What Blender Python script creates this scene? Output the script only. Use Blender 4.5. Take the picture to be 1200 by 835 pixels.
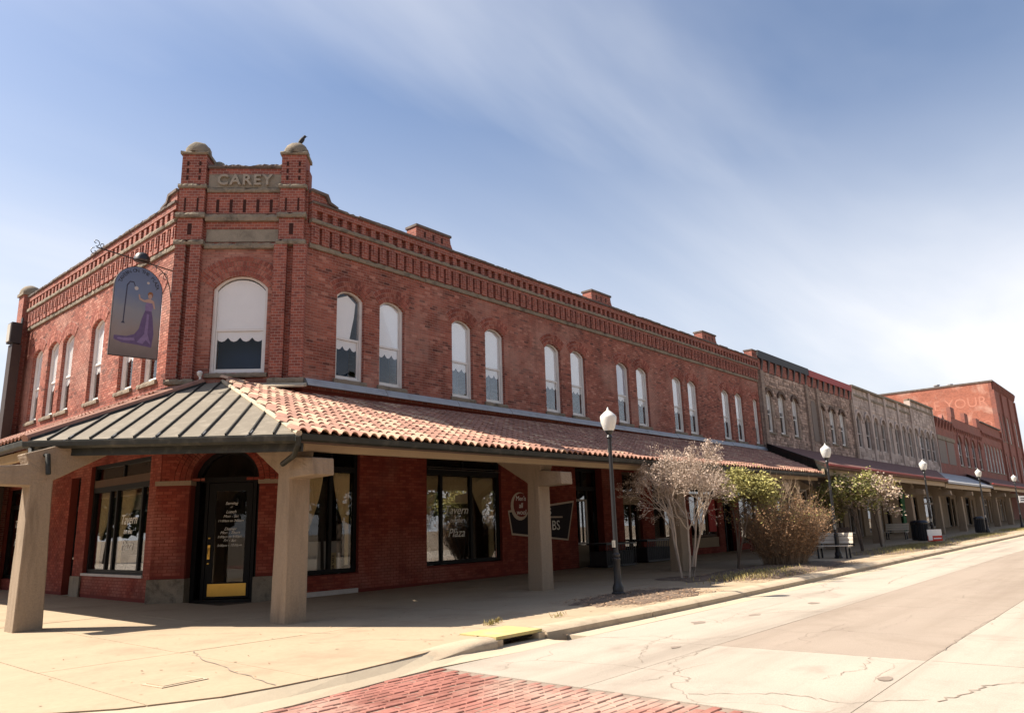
import bpy, bmesh, math, random
from mathutils import Vector, Matrix

# ------------------------------------------------------------------ scene, camera, light
for o in list(bpy.data.objects):
    bpy.data.objects.remove(o, do_unlink=True)
scene = bpy.context.scene
col = scene.collection
rnd = random.Random(7)
rad = math.radians

cam_d = bpy.data.cameras.new('camera'); cam = bpy.data.objects.new('camera', cam_d); col.objects.link(cam)
yaw, pit, rol = rad(49.11), rad(12.98), rad(-1.69)
fw = Vector((math.sin(yaw) * math.cos(pit), math.cos(yaw) * math.cos(pit), math.sin(pit)))
rt = Vector((math.cos(yaw), -math.sin(yaw), 0)); upv = rt.cross(fw)
r2 = rt * math.cos(rol) + upv * math.sin(rol); u2 = -rt * math.sin(rol) + upv * math.cos(rol)
cam.matrix_world = Matrix(((r2.x, u2.x, -fw.x, 0), (r2.y, u2.y, -fw.y, 0), (r2.z, u2.z, -fw.z, 1.5), (0, 0, 0, 1)))
cam_d.sensor_width = 36; cam_d.lens = 874.4 / 1200 * 36; cam_d.clip_end = 6000; cam_d.clip_start = .05
scene.camera = cam
scene.render.resolution_x = 1024; scene.render.resolution_y = 712

SUN = Vector((-.54, .68, 1.0)).normalized()
sun_el = math.asin(SUN.z); sun_az = math.atan2(SUN.x, SUN.y)
world = bpy.data.worlds.new('World'); scene.world = world; world.use_nodes = True
nt = world.node_tree; nt.nodes.clear()
def N(nt, t, **k):
    n = nt.nodes.new(t)
    for a, b in k.items(): setattr(n, a, b)
    return n
wo = N(nt, 'ShaderNodeOutputWorld'); bg = N(nt, 'ShaderNodeBackground')
sky = N(nt, 'ShaderNodeTexSky', sky_type='NISHITA', sun_disc=False)
sky.sun_elevation = sun_el; sky.sun_rotation = sun_az; sky.altitude = 200; sky.air_density = 1.1; sky.dust_density = 2.2; sky.ozone_density = 3.0
tc = N(nt, 'ShaderNodeTexCoord'); sep = N(nt, 'ShaderNodeSeparateXYZ'); nt.links.new(tc.outputs['Generated'], sep.inputs[0])
def M2(op, a, b=None, c=None, clamp=False):
    n = N(nt, 'ShaderNodeMath', operation=op, use_clamp=clamp)
    for i, v in enumerate((a, b, c)):
        if v is None: continue
        if isinstance(v, (int, float)): n.inputs[i].default_value = v
        else: nt.links.new(v, n.inputs[i])
    return n.outputs[0]
zc = M2('MAXIMUM', sep.outputs['Z'], 0.0)
den = M2('ADD', zc, .12)
cmb = N(nt, 'ShaderNodeCombineXYZ')
nt.links.new(M2('DIVIDE', sep.outputs['X'], den), cmb.inputs[0]); nt.links.new(M2('DIVIDE', sep.outputs['Y'], den), cmb.inputs[1])
mp = N(nt, 'ShaderNodeMapping'); mp.inputs['Rotation'].default_value = (0, 0, rad(-28)); mp.inputs['Scale'].default_value = (.42, 1.25, 1); mp.inputs['Location'].default_value = (1.3, .4, 0)
nt.links.new(cmb.outputs[0], mp.inputs[0])
n1 = N(nt, 'ShaderNodeTexNoise'); n1.inputs['Scale'].default_value = .62; n1.inputs['Detail'].default_value = 6; n1.inputs['Roughness'].default_value = .52; n1.inputs['Distortion'].default_value = .5
nt.links.new(mp.outputs[0], n1.inputs['Vector'])
cr = N(nt, 'ShaderNodeMapRange', interpolation_type='SMOOTHSTEP'); cr.inputs[1].default_value = .34; cr.inputs[2].default_value = .74
nt.links.new(n1.outputs['Fac'], cr.inputs[0])
hz = N(nt, 'ShaderNodeMapRange', interpolation_type='SMOOTHSTEP'); hz.inputs[1].default_value = .62; hz.inputs[2].default_value = .05; hz.inputs[3].default_value = .0; hz.inputs[4].default_value = 1.0
nt.links.new(zc, hz.inputs[0])
# thin high cloud: soft veil near the horizon, wisps overhead
cf = M2('MAXIMUM', M2('MULTIPLY', cr.outputs[0], .58), M2('MULTIPLY', hz.outputs[0], M2('ADD', M2('MULTIPLY', cr.outputs[0], .75), .62)), clamp=True)
mixw = N(nt, 'ShaderNodeMix', data_type='RGBA'); nt.links.new(cf, mixw.inputs['Factor']); hsv = N(nt, 'ShaderNodeHueSaturation'); hsv.inputs['Saturation'].default_value = 1.04; hsv.inputs['Value'].default_value = 1.25; hsv.inputs['Hue'].default_value = .502
nt.links.new(sky.outputs[0], hsv.inputs['Color']); nt.links.new(hsv.outputs[0], mixw.inputs['A']); mixw.inputs['B'].default_value = (8.0, 8.1, 8.5, 1)
nt.links.new(mixw.outputs['Result'], bg.inputs['Color']); bg.inputs['Strength'].default_value = .058
nt.links.new(bg.outputs[0], wo.inputs[0])

sd = bpy.data.lights.new('sun', 'SUN'); so = bpy.data.objects.new('sun', sd); col.objects.link(so)
sd.energy = 5.0; sd.angle = rad(.55); sd.color = (1.0, .91, .79)
so.rotation_euler = SUN.to_track_quat('Z', 'Y').to_euler(); so.location = (-30, 40, 60)
scene.view_settings.view_transform = 'Standard'; scene.view_settings.look = 'None'
scene.view_settings.exposure = 1.14; scene.view_settings.gamma = 1; scene.view_settings.use_curve_mapping = False
scene.render.engine = 'CYCLES'

# ------------------------------------------------------------------ materials
def newmat(name):
    m = bpy.data.materials.new(name); m.use_nodes = True
    t = m.node_tree; b = t.nodes['Principled BSDF']
    return m, t, b
def rgb(c): return (c[0], c[1], c[2], 1)
def math_n(t, op, a, b=None, c=None, clamp=False):
    n = t.nodes.new('ShaderNodeMath'); n.operation = op; n.use_clamp = clamp
    for i, v in enumerate((a, b, c)):
        if v is None: continue
        if isinstance(v, (int, float)): n.inputs[i].default_value = v
        else: t.links.new(v, n.inputs[i])
    return n.outputs[0]
def noise(t, vec, scale, detail=6, rough=.6, dist=0):
    n = t.nodes.new('ShaderNodeTexNoise'); n.inputs['Scale'].default_value = scale; n.inputs['Detail'].default_value = detail
    n.inputs['Roughness'].default_value = rough; n.inputs['Distortion'].default_value = dist
    t.links.new(vec, n.inputs['Vector']); return n.outputs['Fac']
def mixc(t, fac, a, b, mode='MIX'):
    n = t.nodes.new('ShaderNodeMix'); n.data_type = 'RGBA'; n.blend_type = mode
    for s, v in (('Factor', fac), ('A', a), ('B', b)):
        if isinstance(v, (int, float)): n.inputs[s].default_value = v
        elif isinstance(v, (tuple, list)): n.inputs[s].default_value = rgb(v)
        else: t.links.new(v, n.inputs[s])
    return n.outputs['Result']
def mrange(t, v, a, b, c=0., d=1.):
    n = t.nodes.new('ShaderNodeMapRange'); n.interpolation_type = 'SMOOTHSTEP'
    n.inputs[1].default_value = a; n.inputs[2].default_value = b; n.inputs[3].default_value = c; n.inputs[4].default_value = d
    t.links.new(v, n.inputs[0]); return n.outputs[0]
def bump(t, b, h, strength=.3, dist=.01):
    n = t.nodes.new('ShaderNodeBump'); n.inputs['Strength'].default_value = strength; n.inputs['Distance'].default_value = dist
    t.links.new(h, n.inputs['Height']); t.links.new(n.outputs[0], b.inputs['Normal'])
def sc(c, k): return tuple(min(1, x * k) for x in c)
MAT = {}
def pmat(name, base, rough=.8, var=.18, scale=2.5, dirt=None, dscale=.8, damt=.5, bmp=.25, bscale=40, island=0, metal=0, spec=.3, streak=False):
    m, t, b = newmat(name); MAT[name] = m
    geo = t.nodes.new('ShaderNodeNewGeometry'); pos = geo.outputs['Position']
    vec = pos
    if streak:
        mpn = t.nodes.new('ShaderNodeMapping'); mpn.inputs['Scale'].default_value = (1, 1, .18); t.links.new(pos, mpn.inputs[0]); vec = mpn.outputs[0]
    c = mixc(t, noise(t, vec, scale), sc(base, 1 - var), sc(base, 1 + var))
    c = mixc(t, mrange(t, noise(t, pos, scale * 14, 4), .3, .7, 0, .5), c, mixc(t, 1, c, sc((1, 1, 1), 1 - var), 'MULTIPLY'))
    if island:
        v = math_n(t, 'ADD', math_n(t, 'MULTIPLY', geo.outputs['Random Per Island'], 2 * island), 1 - island)
        hs = t.nodes.new('ShaderNodeHueSaturation'); t.links.new(c, hs.inputs['Color']); t.links.new(v, hs.inputs['Value']); c = hs.outputs[0]
    if dirt:
        c = mixc(t, mrange(t, noise(t, vec, dscale, 8, .65, .3), .48, .72, 0, damt), c, dirt)
    t.links.new(c, b.inputs['Base Color']); b.inputs['Roughness'].default_value = rough; b.inputs['Metallic'].default_value = metal
    b.inputs['Specular IOR Level'].default_value = spec
    if bmp: bump(t, b, noise(t, pos, bscale, 5, .7), bmp, .012)
    return m
def brick_mat(name, c1, c2, mortar, patch=None, pamt=.4, painted=False):
    """real brick courses: joints from world height and distance along the wall"""
    m, t, b = newmat(name); MAT[name] = m
    geo = t.nodes.new('ShaderNodeNewGeometry'); pos = geo.outputs['Position']
    sp = t.nodes.new('ShaderNodeSeparateXYZ'); t.links.new(pos, sp.inputs[0])
    s = math_n(t, 'SUBTRACT', sp.outputs[0], sp.outputs[1])
    row = math_n(t, 'DIVIDE', sp.outputs[2], .0775)
    rf = math_n(t, 'FRACT', row); ri = math_n(t, 'FLOOR', row)
    cl = math_n(t, 'ADD', math_n(t, 'DIVIDE', s, .215), math_n(t, 'MULTIPLY', ri, .5))
    cf_ = math_n(t, 'FRACT', cl); ci = math_n(t, 'FLOOR', cl)
    j = math_n(t, 'MAXIMUM', math_n(t, 'LESS_THAN', rf, .165), math_n(t, 'LESS_THAN', cf_, .065))
    cb = t.nodes.new('ShaderNodeCombineXYZ'); t.links.new(ri, cb.inputs[0]); t.links.new(ci, cb.inputs[1])
    wn = t.nodes.new('ShaderNodeTexWhiteNoise'); wn.noise_dimensions = '2D'; t.links.new(cb.outputs[0], wn.inputs['Vector'])
    c = mixc(t, wn.outputs['Value'], c1, c2)
    c = mixc(t, mrange(t, noise(t, pos, 1.2, 8, .65), .35, .7, 0, .45), c, mixc(t, 1, c, (.55, .52, .5), 'MULTIPLY'))
    if patch: c = mixc(t, mrange(t, noise(t, pos, .42, 8, .6, .4), .5, .7, 0, pamt), c, patch)
    c = mixc(t, math_n(t, 'MULTIPLY', j, .35 if painted else .62), c, mortar)
    t.links.new(c, b.inputs['Base Color']); b.inputs['Roughness'].default_value = .85; b.inputs['Specular IOR Level'].default_value = .25
    h = math_n(t, 'ADD', math_n(t, 'MULTIPLY', math_n(t, 'SUBTRACT', 1, j), .7), math_n(t, 'MULTIPLY', noise(t, pos, 45, 4), .3))
    bump(t, b, h, .7, .012)
    return m
def brickgeo_mat(name, ramp, patch=None, pamt=.4, stain=(.5, .45, .43)):
    m, t, b = newmat(name); MAT[name] = m
    geo = t.nodes.new('ShaderNodeNewGeometry'); pos = geo.outputs['Position']
    r = t.nodes.new('ShaderNodeValToRGB'); r.color_ramp.interpolation = 'LINEAR'
    el = r.color_ramp.elements
    while len(el) < len(ramp): el.new(.5)
    for e, (p, c) in zip(el, ramp): e.position = p; e.color = rgb(c)
    t.links.new(geo.outputs['Random Per Island'], r.inputs[0]); c = r.outputs[0]
    c = mixc(t, mrange(t, noise(t, pos, 28, 4, .7), .35, .75, 0, .4), c, mixc(t, 1, c, (.6, .55, .52), 'MULTIPLY'))
    c = mixc(t, mrange(t, noise(t, pos, .9, 8, .65, .5), .40, .70, 0, .75), c, mixc(t, 1, c, stain, 'MULTIPLY'))
    if patch: c = mixc(t, mrange(t, noise(t, pos, .35, 8, .62, .3), .47, .66, 0, pamt), c, patch)
    mpn = t.nodes.new('ShaderNodeMapping'); mpn.inputs['Scale'].default_value = (1.6, 1.6, .12); t.links.new(pos, mpn.inputs[0])
    c = mixc(t, mrange(t, noise(t, mpn.outputs[0], 1.4, 6, .6), .5, .74, 0, .6), c, mixc(t, 1, c, (.5, .46, .45), 'MULTIPLY'))
    t.links.new(c, b.inputs['Base Color']); b.inputs['Roughness'].default_value = .85; b.inputs['Specular IOR Level'].default_value = .25
    bump(t, b, noise(t, pos, 60, 5, .7), .35, .01)
    return m
brick_mat('brick', (.34, .105, .07), (.20, .06, .045), (.42, .32, .265))
brick_mat('brick_buff', (.34, .25, .19), (.23, .165, .13), (.36, .31, .26), (.42, .38, .33), .5)
brick_mat('brick_far', (.30, .10, .07), (.22, .08, .06), (.28, .2, .17), (.2, .12, .1), .4)
brick_mat('brick_tall', (.42, .145, .09), (.30, .10, .065), (.4, .28, .22), (.52, .31, .235), .75)
brickgeo_mat('brick_geo', [(0, (.12, .045, .035)), (.14, (.27, .085, .058)), (.8, (.36, .12, .08)), (1, (.47, .21, .15))], (.43, .24, .185), .55, (.42, .39, .38))
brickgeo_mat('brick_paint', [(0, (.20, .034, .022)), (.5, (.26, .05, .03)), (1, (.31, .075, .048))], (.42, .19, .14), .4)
brickgeo_mat('brick_arch', [(0, (.24, .075, .055)), (.5, (.35, .11, .075)), (1, (.42, .17, .12))])
brickgeo_mat('brick_paver', [(0, (.17, .065, .052)), (.25, (.29, .11, .085)), (.7, (.36, .155, .12)), (1, (.44, .27, .21))], (.44, .31, .24), .8, (.5, .45, .42))
pmat('mortar', (.44, .34, .29), .9, .2)
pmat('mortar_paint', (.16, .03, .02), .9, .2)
pmat('sand_joint', (.27, .20, .155), .95, .2)
pmat('stone', (.25, .205, .15), .92, .35, 3, (.065, .058, .045), 2.6, .9, .9, 18)
pmat('letter_stone', (.33, .285, .225), .9, .25, 5, (.18, .15, .12), 4, .6, .5, 25)
pmat('stone_name', (.27, .23, .175), .9, .25, 4, (.14, .12, .09), 2.4, .8, .6, 25)
pmat('coping', (.13, .10, .085), .9, .3, 3, (.30, .26, .21), 2.5, .5, .8, 25)
pmat('limestone', (.45, .365, .315), .9, .28, 2.2, (.2, .145, .12), .7, .7, .6, 12, .32)
pmat('buff_rubble', (.37, .27, .215), .9, .28, 2.2, (.18, .12, .10), .6, .7, .6, 12, .45)
pmat('white_paint', (.72, .70, .66), .55, .08, 5, (.45, .41, .36), 2.2, .35, .15, 50)
pmat('white_old', (.52, .47, .43), .7, .15, 5, (.3, .24, .2), 1.5, .5, .2, 40)
pmat('concrete_col', (.31, .235, .165), .92, .24, 2, (.17, .125, .085), 2.0, .75, 1.0, 45, streak=True)
pmat('sidewalk', (.385, .295, .195), .92, .15, .9, (.275, .20, .13), .55, .8, .3, 50)
def road_mat(name, base, dark):
    m, t, b = newmat(name); MAT[name] = m
    geo = t.nodes.new('ShaderNodeNewGeometry'); pos = geo.outputs['Position']
    mpn = t.nodes.new('ShaderNodeMapping'); mpn.inputs['Scale'].default_value = (.07, 1.1, 1); t.links.new(pos, mpn.inputs[0])
    c = mixc(t, noise(t, pos, .8, 8, .6), sc(base, .9), sc(base, 1.1))
    c = mixc(t, mrange(t, noise(t, mpn.outputs[0], 1.0, 6, .6, .2), .42, .75, 0, .75), c, dark)          # wheel tracks and drips
    c = mixc(t, mrange(t, noise(t, pos, .5, 9, .68, .6), .5, .75, 0, .6), c, dark)                      # stains
    sp = noise(t, pos, 70, 3, .8)
    c = mixc(t, mrange(t, sp, .35, .7, .0, .45), c, mixc(t, 1, c, (.62, .60, .58), 'MULTIPLY'))            # aggregate
    wv = t.nodes.new('ShaderNodeVectorMath'); wv.operation = 'ADD'; t.links.new(pos, wv.inputs[0])
    nz = t.nodes.new('ShaderNodeTexNoise'); nz.inputs['Scale'].default_value = 1.6; nz.inputs['Detail'].default_value = 6; t.links.new(pos, nz.inputs['Vector'])
    vs_ = t.nodes.new('ShaderNodeVectorMath'); vs_.operation = 'SCALE'; vs_.inputs['Scale'].default_value = .7; t.links.new(nz.outputs['Color'], vs_.inputs[0]); t.links.new(vs_.outputs[0], wv.inputs[1])
    vo = t.nodes.new('ShaderNodeTexVoronoi'); vo.feature = 'DISTANCE_TO_EDGE'; vo.voronoi_dimensions = '2D'; vo.inputs['Scale'].default_value = .42; t.links.new(wv.outputs[0], vo.inputs['Vector'])
    ck = math_n(t, 'MULTIPLY', mrange(t, vo.outputs['Distance'], .0, .0075, 1, 0), mrange(t, noise(t, pos, .3, 3), .45, .6))
    c = mixc(t, math_n(t, 'MULTIPLY', ck, .7), c, (.16, .12, .09))
    t.links.new(c, b.inputs['Base Color']); b.inputs['Roughness'].default_value = .93; b.inputs['Specular IOR Level'].default_value = .25
    bump(t, b, math_n(t, 'SUBTRACT', math_n(t, 'ADD', sp, noise(t, pos, 6, 5)), ck), .45, .012)
road_mat('road_concrete', (.41, .355, .29), (.24, .20, .16))
road_mat('road_patch', (.33, .27, .215), (.24, .19, .145))
pmat('gutter_concrete', (.44, .365, .26), .92, .10, .9, (.42, .33, .225), .7, .5, .3, 50)
pmat('curb', (.46, .365, .255), .92, .15, 1.5, (.22, .16, .11), 1.8, .65, .6, 40)
pmat('earth', (.17, .12, .085), .95, .3, 6, (.30, .22, .15), 5, .5, .8, 30)
pmat('ground', (.22, .17, .12), .95, .2, .2)
pmat('crack', (.10, .075, .055), .95, .2)
pmat('crack_fine', (.25, .20, .155), .95, .2)
pmat('asphalt_stain', (.24, .19, .15), .95, .2)
pmat('yellow_paint', (.47, .385, .16), .85, .18, 4, (.40, .32, .21), 2.2, .95, .2, 50)
pmat('tile', (.33, .175, .125), .85, .18, 3, (.20, .11, .085), 1.2, .7, .3, 40, .25)
pmat('tile_pale', (.48, .315, .215), .85, .18, 3, (.34, .20, .14), 1.5, .7, .3, 40, .2)
pmat('shingle', (.17, .085, .07), .9, .2, 4, (.24, .15, .12), .8, .4, .6, 30)
pmat('roof_metal', (.195, .168, .13), .75, .12, 2, (.31, .27, .215), 3.5, .6, .1, 20, spec=.15)
pmat('roof_grey', (.34, .34, .34), .6, .1, 2)
pmat('gutter', (.018, .019, .015), .6, .2, 4, (.10, .09, .07), 4, .5, .1, 30, spec=.4)
pmat('fascia', (.38, .285, .185), .8, .1, 3, (.27, .2, .13), 2, .4)
pmat('flashing', (.36, .37, .38), .5, .15, 5, (.2, .19, .18), 2, .6, .4, 12, spec=.5)
pmat('black_wood', (.007, .0065, .0065), .55, .2, 4, spec=.2)
pmat('iron', (.018, .018, .02), .42, .2, 6, spec=.5)
pmat('dark_interior', (.03, .026, .022), .95, .2)
pmat('sky_tint_room', (.018, .042, .09), .95, .2)  # blue of the sky's reflection painted into the panel behind the sash panes
pmat('slot_dark', (.045, .016, .012), .95, .2, 6)
pmat('brown_trim', (.09, .05, .03), .7, .2, 4)
pmat('brown_metal', (.045, .03, .025), .6, .2, 4)
pmat('wood_panel', (.26, .19, .12), .75, .2, 3, streak=True)
pmat('boarded', (.20, .165, .14), .85, .2, 3, streak=True)
pmat('brass', (.62, .38, .09), .32, .12, 6, metal=1, bmp=.1)
pmat('silver', (.6, .58, .54), .35, .1, 6, metal=1, bmp=0)
pmat('curtain', (.84, .68, .38), .95, .15, 3, bmp=.1)
pmat('blind', (.88, .875, .86), .9, .06, 3, bmp=.05)
pmat('blind_blue', (.56, .56, .62), .9, .06, 3, bmp=.05)
pmat('bench_wood', (.58, .51, .41), .8, .15, 4)
pmat('bench_dark', (.14, .10, .08), .8, .2, 4)
pmat('bark_pale', (.43, .345, .27), .9, .25, 8, (.22, .16, .12), 4, .5)
pmat('bark_dark', (.13, .095, .07), .9, .3, 8)
pmat('pods', (.55, .43, .345), .95, .2, 3, bmp=0, island=.35)
pmat('leaf_green', (.17, .17, .045), .7, .25, 3, bmp=0, island=.5)
pmat('leaf_yellow', (.31, .28, .09), .7, .2, 3, bmp=0, island=.4)
pmat('leaf_flower', (.56, .43, .33), .8, .2, 3, bmp=0, island=.35)
pmat('leaf_brown', (.31, .18, .095), .85, .25, 3, bmp=0, island=.45)
pmat('stem_brown', (.29, .205, .135), .9, .25, 5, bmp=0, island=.3)
pmat('grass_dry', (.34, .28, .11), .9, .25, 3, bmp=0, island=.4)
pmat('litter', (.36, .23, .14), .9, .25, 3, bmp=0, island=.45)
pmat('paint_dark', (.018, .012, .016), .75, .2, 4)
pmat('paint_cream', (.52, .42, .33), .8, .12, 6)
pmat('paint_maroon', (.17, .028, .022), .8, .15, 5)
pmat('white_letter', (.80, .78, .72), .7, .04, 5, bmp=0)
pmat('green_board', (.03, .17, .06), .7, .15, 4)
pmat('red_paint', (.40, .035, .03), .7, .15, 4)
pmat('red_metal', (.33, .045, .04), .6, .15, 4)
pmat('black_metal', (.03, .03, .032), .6, .2, 4)
pmat('sign_white', (.78, .77, .74), .6, .05, 4, bmp=0)
pmat('sign_red', (.55, .05, .03), .6, .08, 4, bmp=0)
pmat('card', (.5, .40, .22), .8, .1, 6, bmp=0)
pmat('grey_card', (.40, .375, .33), .8, .15, 4, bmp=0)
pmat('skin_paint', (.45, .30, .24), .7, .1, 8, bmp=0)
pmat('purple_paint', (.14, .10, .20), .7, .3, 14, bmp=0)
pmat('purple_light', (.24, .18, .32), .7, .3, 14, bmp=0)
pmat('hair_paint', (.28, .12, .05), .7, .2, 14, bmp=0)
pmat('post_paint', (.05, .05, .08), .7, .2, 10, bmp=0)
pmat('bird_dark', (.03, .028, .03), .7, .2, 10)
def sign_mat():
    m, t, b = newmat('sign_board'); MAT['sign_board'] = m
    tcn = t.nodes.new('ShaderNodeTexCoord'); s = t.nodes.new('ShaderNodeSeparateXYZ'); t.links.new(tcn.outputs['Object'], s.inputs[0])
    f = math_n(t, 'ADD', math_n(t, 'DIVIDE', s.outputs[2], 2.4), math_n(t, 'MULTIPLY', math_n(t, 'SUBTRACT', noise(t, tcn.outputs['Object'], 2.2, 5), .5), .35))
    r = t.nodes.new('ShaderNodeValToRGB'); e = r.color_ramp.elements
    for _ in range(3): e.new(.5)
    for q, (p, c) in zip(e, [(0, (.15, .125, .11)), (.28, (.26, .215, .19)), (.5, (.23, .235, .25)), (.72, (.14, .18, .27)), (1, (.115, .15, .24))]): q.position = p; q.color = rgb(c)
    t.links.new(f, r.inputs[0]); t.links.new(r.outputs[0], b.inputs['Base Color']); b.inputs['Roughness'].default_value = .6
sign_mat()
def glass_mat(name, tint=.97, rough=.0, boost=.7):
    m = bpy.data.materials.new(name); m.use_nodes = True; MAT[name] = m; t = m.node_tree; t.nodes.clear()
    o = t.nodes.new('ShaderNodeOutputMaterial'); mx = t.nodes.new('ShaderNodeMixShader')
    tr = t.nodes.new('ShaderNodeBsdfTransparent'); tr.inputs[0].default_value = (tint, tint, tint, 1)
    gl = t.nodes.new('ShaderNodeBsdfGlossy'); gl.inputs['Roughness'].default_value = rough
    fr = t.nodes.new('ShaderNodeFresnel'); fr.inputs[0].default_value = 1.5
    t.links.new(math_n(t, 'MULTIPLY', fr.outputs[0], boost, clamp=True), mx.inputs[0]); t.links.new(tr.outputs[0], mx.inputs[1]); t.links.new(gl.outputs[0], mx.inputs[2])
    t.links.new(mx.outputs[0], o.inputs[0])
glass_mat('glass'); glass_mat('glass_upper', .97, 0, .30); glass_mat('glass_old', .75, .05, 1.7)
m, t, b = newmat('globe'); MAT['globe'] = m
b.inputs['Base Color'].default_value = (.82, .80, .75, 1); b.inputs['Roughness'].default_value = .35; b.inputs['Subsurface Weight'].default_value = .35
b.inputs['Subsurface Radius'].default_value = (.1, .09, .07); b.inputs['Transmission Weight'].default_value = .25

# ------------------------------------------------------------------ mesh helpers
ORG = {}
class MB:
    def __init__(s, T=None): s.v = []; s.f = []; s.T = T
    def add(s, vs, fs):
        o = len(s.v)
        s.v += [(s.T @ Vector(p)) if s.T else Vector(p) for p in vs]
        s.f += [tuple(i + o for i in f) for f in fs]; return s
    def box(s, x0, x1, y0, y1, z0, z1):
        return s.add([(x0, y0, z0), (x1, y0, z0), (x1, y1, z0), (x0, y1, z0), (x0, y0, z1), (x1, y0, z1), (x1, y1, z1), (x0, y1, z1)],
                     [(0, 3, 2, 1), (4, 5, 6, 7), (0, 1, 5, 4), (1, 2, 6, 5), (2, 3, 7, 6), (3, 0, 4, 7)])
    def rough(s, x0, x1, y0, y1, z0, z1, step=.09, amp=.012):     # weathered stone course: broken front edges
        n = max(2, int((x1 - x0) / step)); vs = []; fs = []
        for i in range(n + 1):
            x = x0 + (x1 - x0) * i / n; j = lambda k=1.: rnd.uniform(-amp, amp) * k
            chip = abs(rnd.gauss(0, 1)) * amp * (1.6 if rnd.random() < .25 else .5)
            xx = x + (rnd.uniform(-.3, .3) * step if 0 < i < n else 0)
            vs += [(xx, y0 + abs(j()) + .3 * chip, z0 + abs(j(.5))), (xx, y0 + j(.5), z0 + (z1 - z0) * .5), (xx, y0 + abs(j()) + chip, z1 - abs(j(.6)) - chip * .5), (xx, y1, z1), (xx, y1, z0)]
        for i in range(n):
            for k in range(5): fs.append((5 * i + k, 5 * i + 5 + k, 5 * i + 5 + (k + 1) % 5, 5 * i + (k + 1) % 5))
        fs += [(4, 3, 2, 1, 0), tuple(5 * n + k for k in range(5))]
        return s.add(vs, fs)
    def prism(s, poly, y0, y1):           # poly in (x, z), extruded along y
        n = len(poly)
        return s.add([(x, y0, z) for x, z in poly] + [(x, y1, z) for x, z in poly],
                     [tuple(range(n)), tuple(range(2 * n - 1, n - 1, -1))] + [(i, i + n, (i + 1) % n + n, (i + 1) % n) for i in range(n)])
    def prismx(s, poly, x0, x1):          # poly in (y, z), extruded along x
        n = len(poly)
        return s.add([(x0, y, z) for y, z in poly] + [(x1, y, z) for y, z in poly],
                     [tuple(range(n - 1, -1, -1)), tuple(range(n, 2 * n))] + [(i, (i + 1) % n, (i + 1) % n + n, i + n) for i in range(n)])
    def prismz(s, poly, zb, zt):          # poly in (x, y); zb, zt numbers or functions of (x, y)
        n = len(poly); fb = zb if callable(zb) else (lambda x, y: zb); ft = zt if callable(zt) else (lambda x, y: zt)
        return s.add([(x, y, fb(x, y)) for x, y in poly] + [(x, y, ft(x, y)) for x, y in poly],
                     [tuple(range(n - 1, -1, -1)), tuple(range(n, 2 * n))] + [(i, (i + 1) % n, (i + 1) % n + n, i + n) for i in range(n)])
    def ring(s, outer, inner, y0, y1, closed=False):   # frame between two polylines in (x, z)
        n = len(outer); vs = []
        for p, q in zip(outer, inner): vs += [(p[0], y0, p[1]), (q[0], y0, q[1]), (q[0], y1, q[1]), (p[0], y1, p[1])]
        fs = []
        for i in range(n if closed else n - 1):
            a, b = 4 * i, 4 * ((i + 1) % n)
            for k in range(4): fs.append((a + k, b + k, b + (k + 1) % 4, a + (k + 1) % 4))
        if not closed: fs += [(0, 1, 2, 3), tuple(4 * (n - 1) + k for k in (3, 2, 1, 0))]
        return s.add(vs, fs)
    def tube(s, pts, r0, r1=None, n=6, cap=True):
        pts = [Vector(p) for p in pts]; r1 = r0 if r1 is None else r1; vs = []; fs = []
        for i, p in enumerate(pts):
            d = (pts[min(i + 1, len(pts) - 1)] - pts[max(i - 1, 0)])
            if d.length < 1e-9: d = Vector((0, 0, 1))
            d.normalize(); a = d.orthogonal().normalized() if abs(d.z) > .99 else d.cross(Vector((0, 0, 1))).normalized(); b_ = d.cross(a)
            r = r0 + (r1 - r0) * i / max(1, len(pts) - 1)
            for k in range(n):
                q = 2 * math.pi * k / n; vs.append(p + a * (r * math.cos(q)) + b_ * (r * math.sin(q)))
        for i in range(len(pts) - 1):
            for k in range(n): fs.append((i * n + k, i * n + (k + 1) % n, (i + 1) * n + (k + 1) % n, (i + 1) * n + k))
        if cap: fs += [tuple(range(n - 1, -1, -1)), tuple(range((len(pts) - 1) * n, len(pts) * n))]
        return s.add(vs, fs)
    def lathe(s, prof, c=(0, 0, 0), n=16, sq=False):
        vs = []; fs = []
        for r, z in prof:
            for k in range(n):
                q = 2 * math.pi * (k + .5) / n; vs.append((c[0] + r * math.cos(q), c[1] + r * math.sin(q), c[2] + z))
        for i in range(len(prof) - 1):
            for k in range(n): fs.append((i * n + k, i * n + (k + 1) % n, (i + 1) * n + (k + 1) % n, (i + 1) * n + k))
        fs += [tuple(range(n - 1, -1, -1)), tuple(range((len(prof) - 1) * n, len(prof) * n))]
        return s.add(vs, fs)
    def mesh(s, name, mat, smooth=False, org=None):
        me = bpy.data.meshes.new(name); o = org or Vector((0, 0, 0))
        me.from_pydata([tuple(v - o) for v in s.v], [], s.f)
        if mat: me.materials.append(MAT[mat])
        if smooth:
            me.polygons.foreach_set('use_smooth', [True] * len(me.polygons))
            try: me.set_sharp_from_angle(angle=rad(40))
            except Exception: pass
        me.update(); return me
    def build(s, name, mat, parent=None, smooth=False):
        org = ORG.get(parent.name, Vector((0, 0, 0))) if parent else Vector((0, 0, 0))
        o = bpy.data.objects.new(name, s.mesh(name, mat, smooth, org)); col.objects.link(o)
        ORG[o.name] = org
        if parent: o.parent = parent
        return o
def tag(o, label=None, cat=None, group=None, kind=None):
    if label: o['label'] = label
    if cat: o['category'] = cat
    if group: o['group'] = group
    if kind: o['kind'] = kind
    return o
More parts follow.
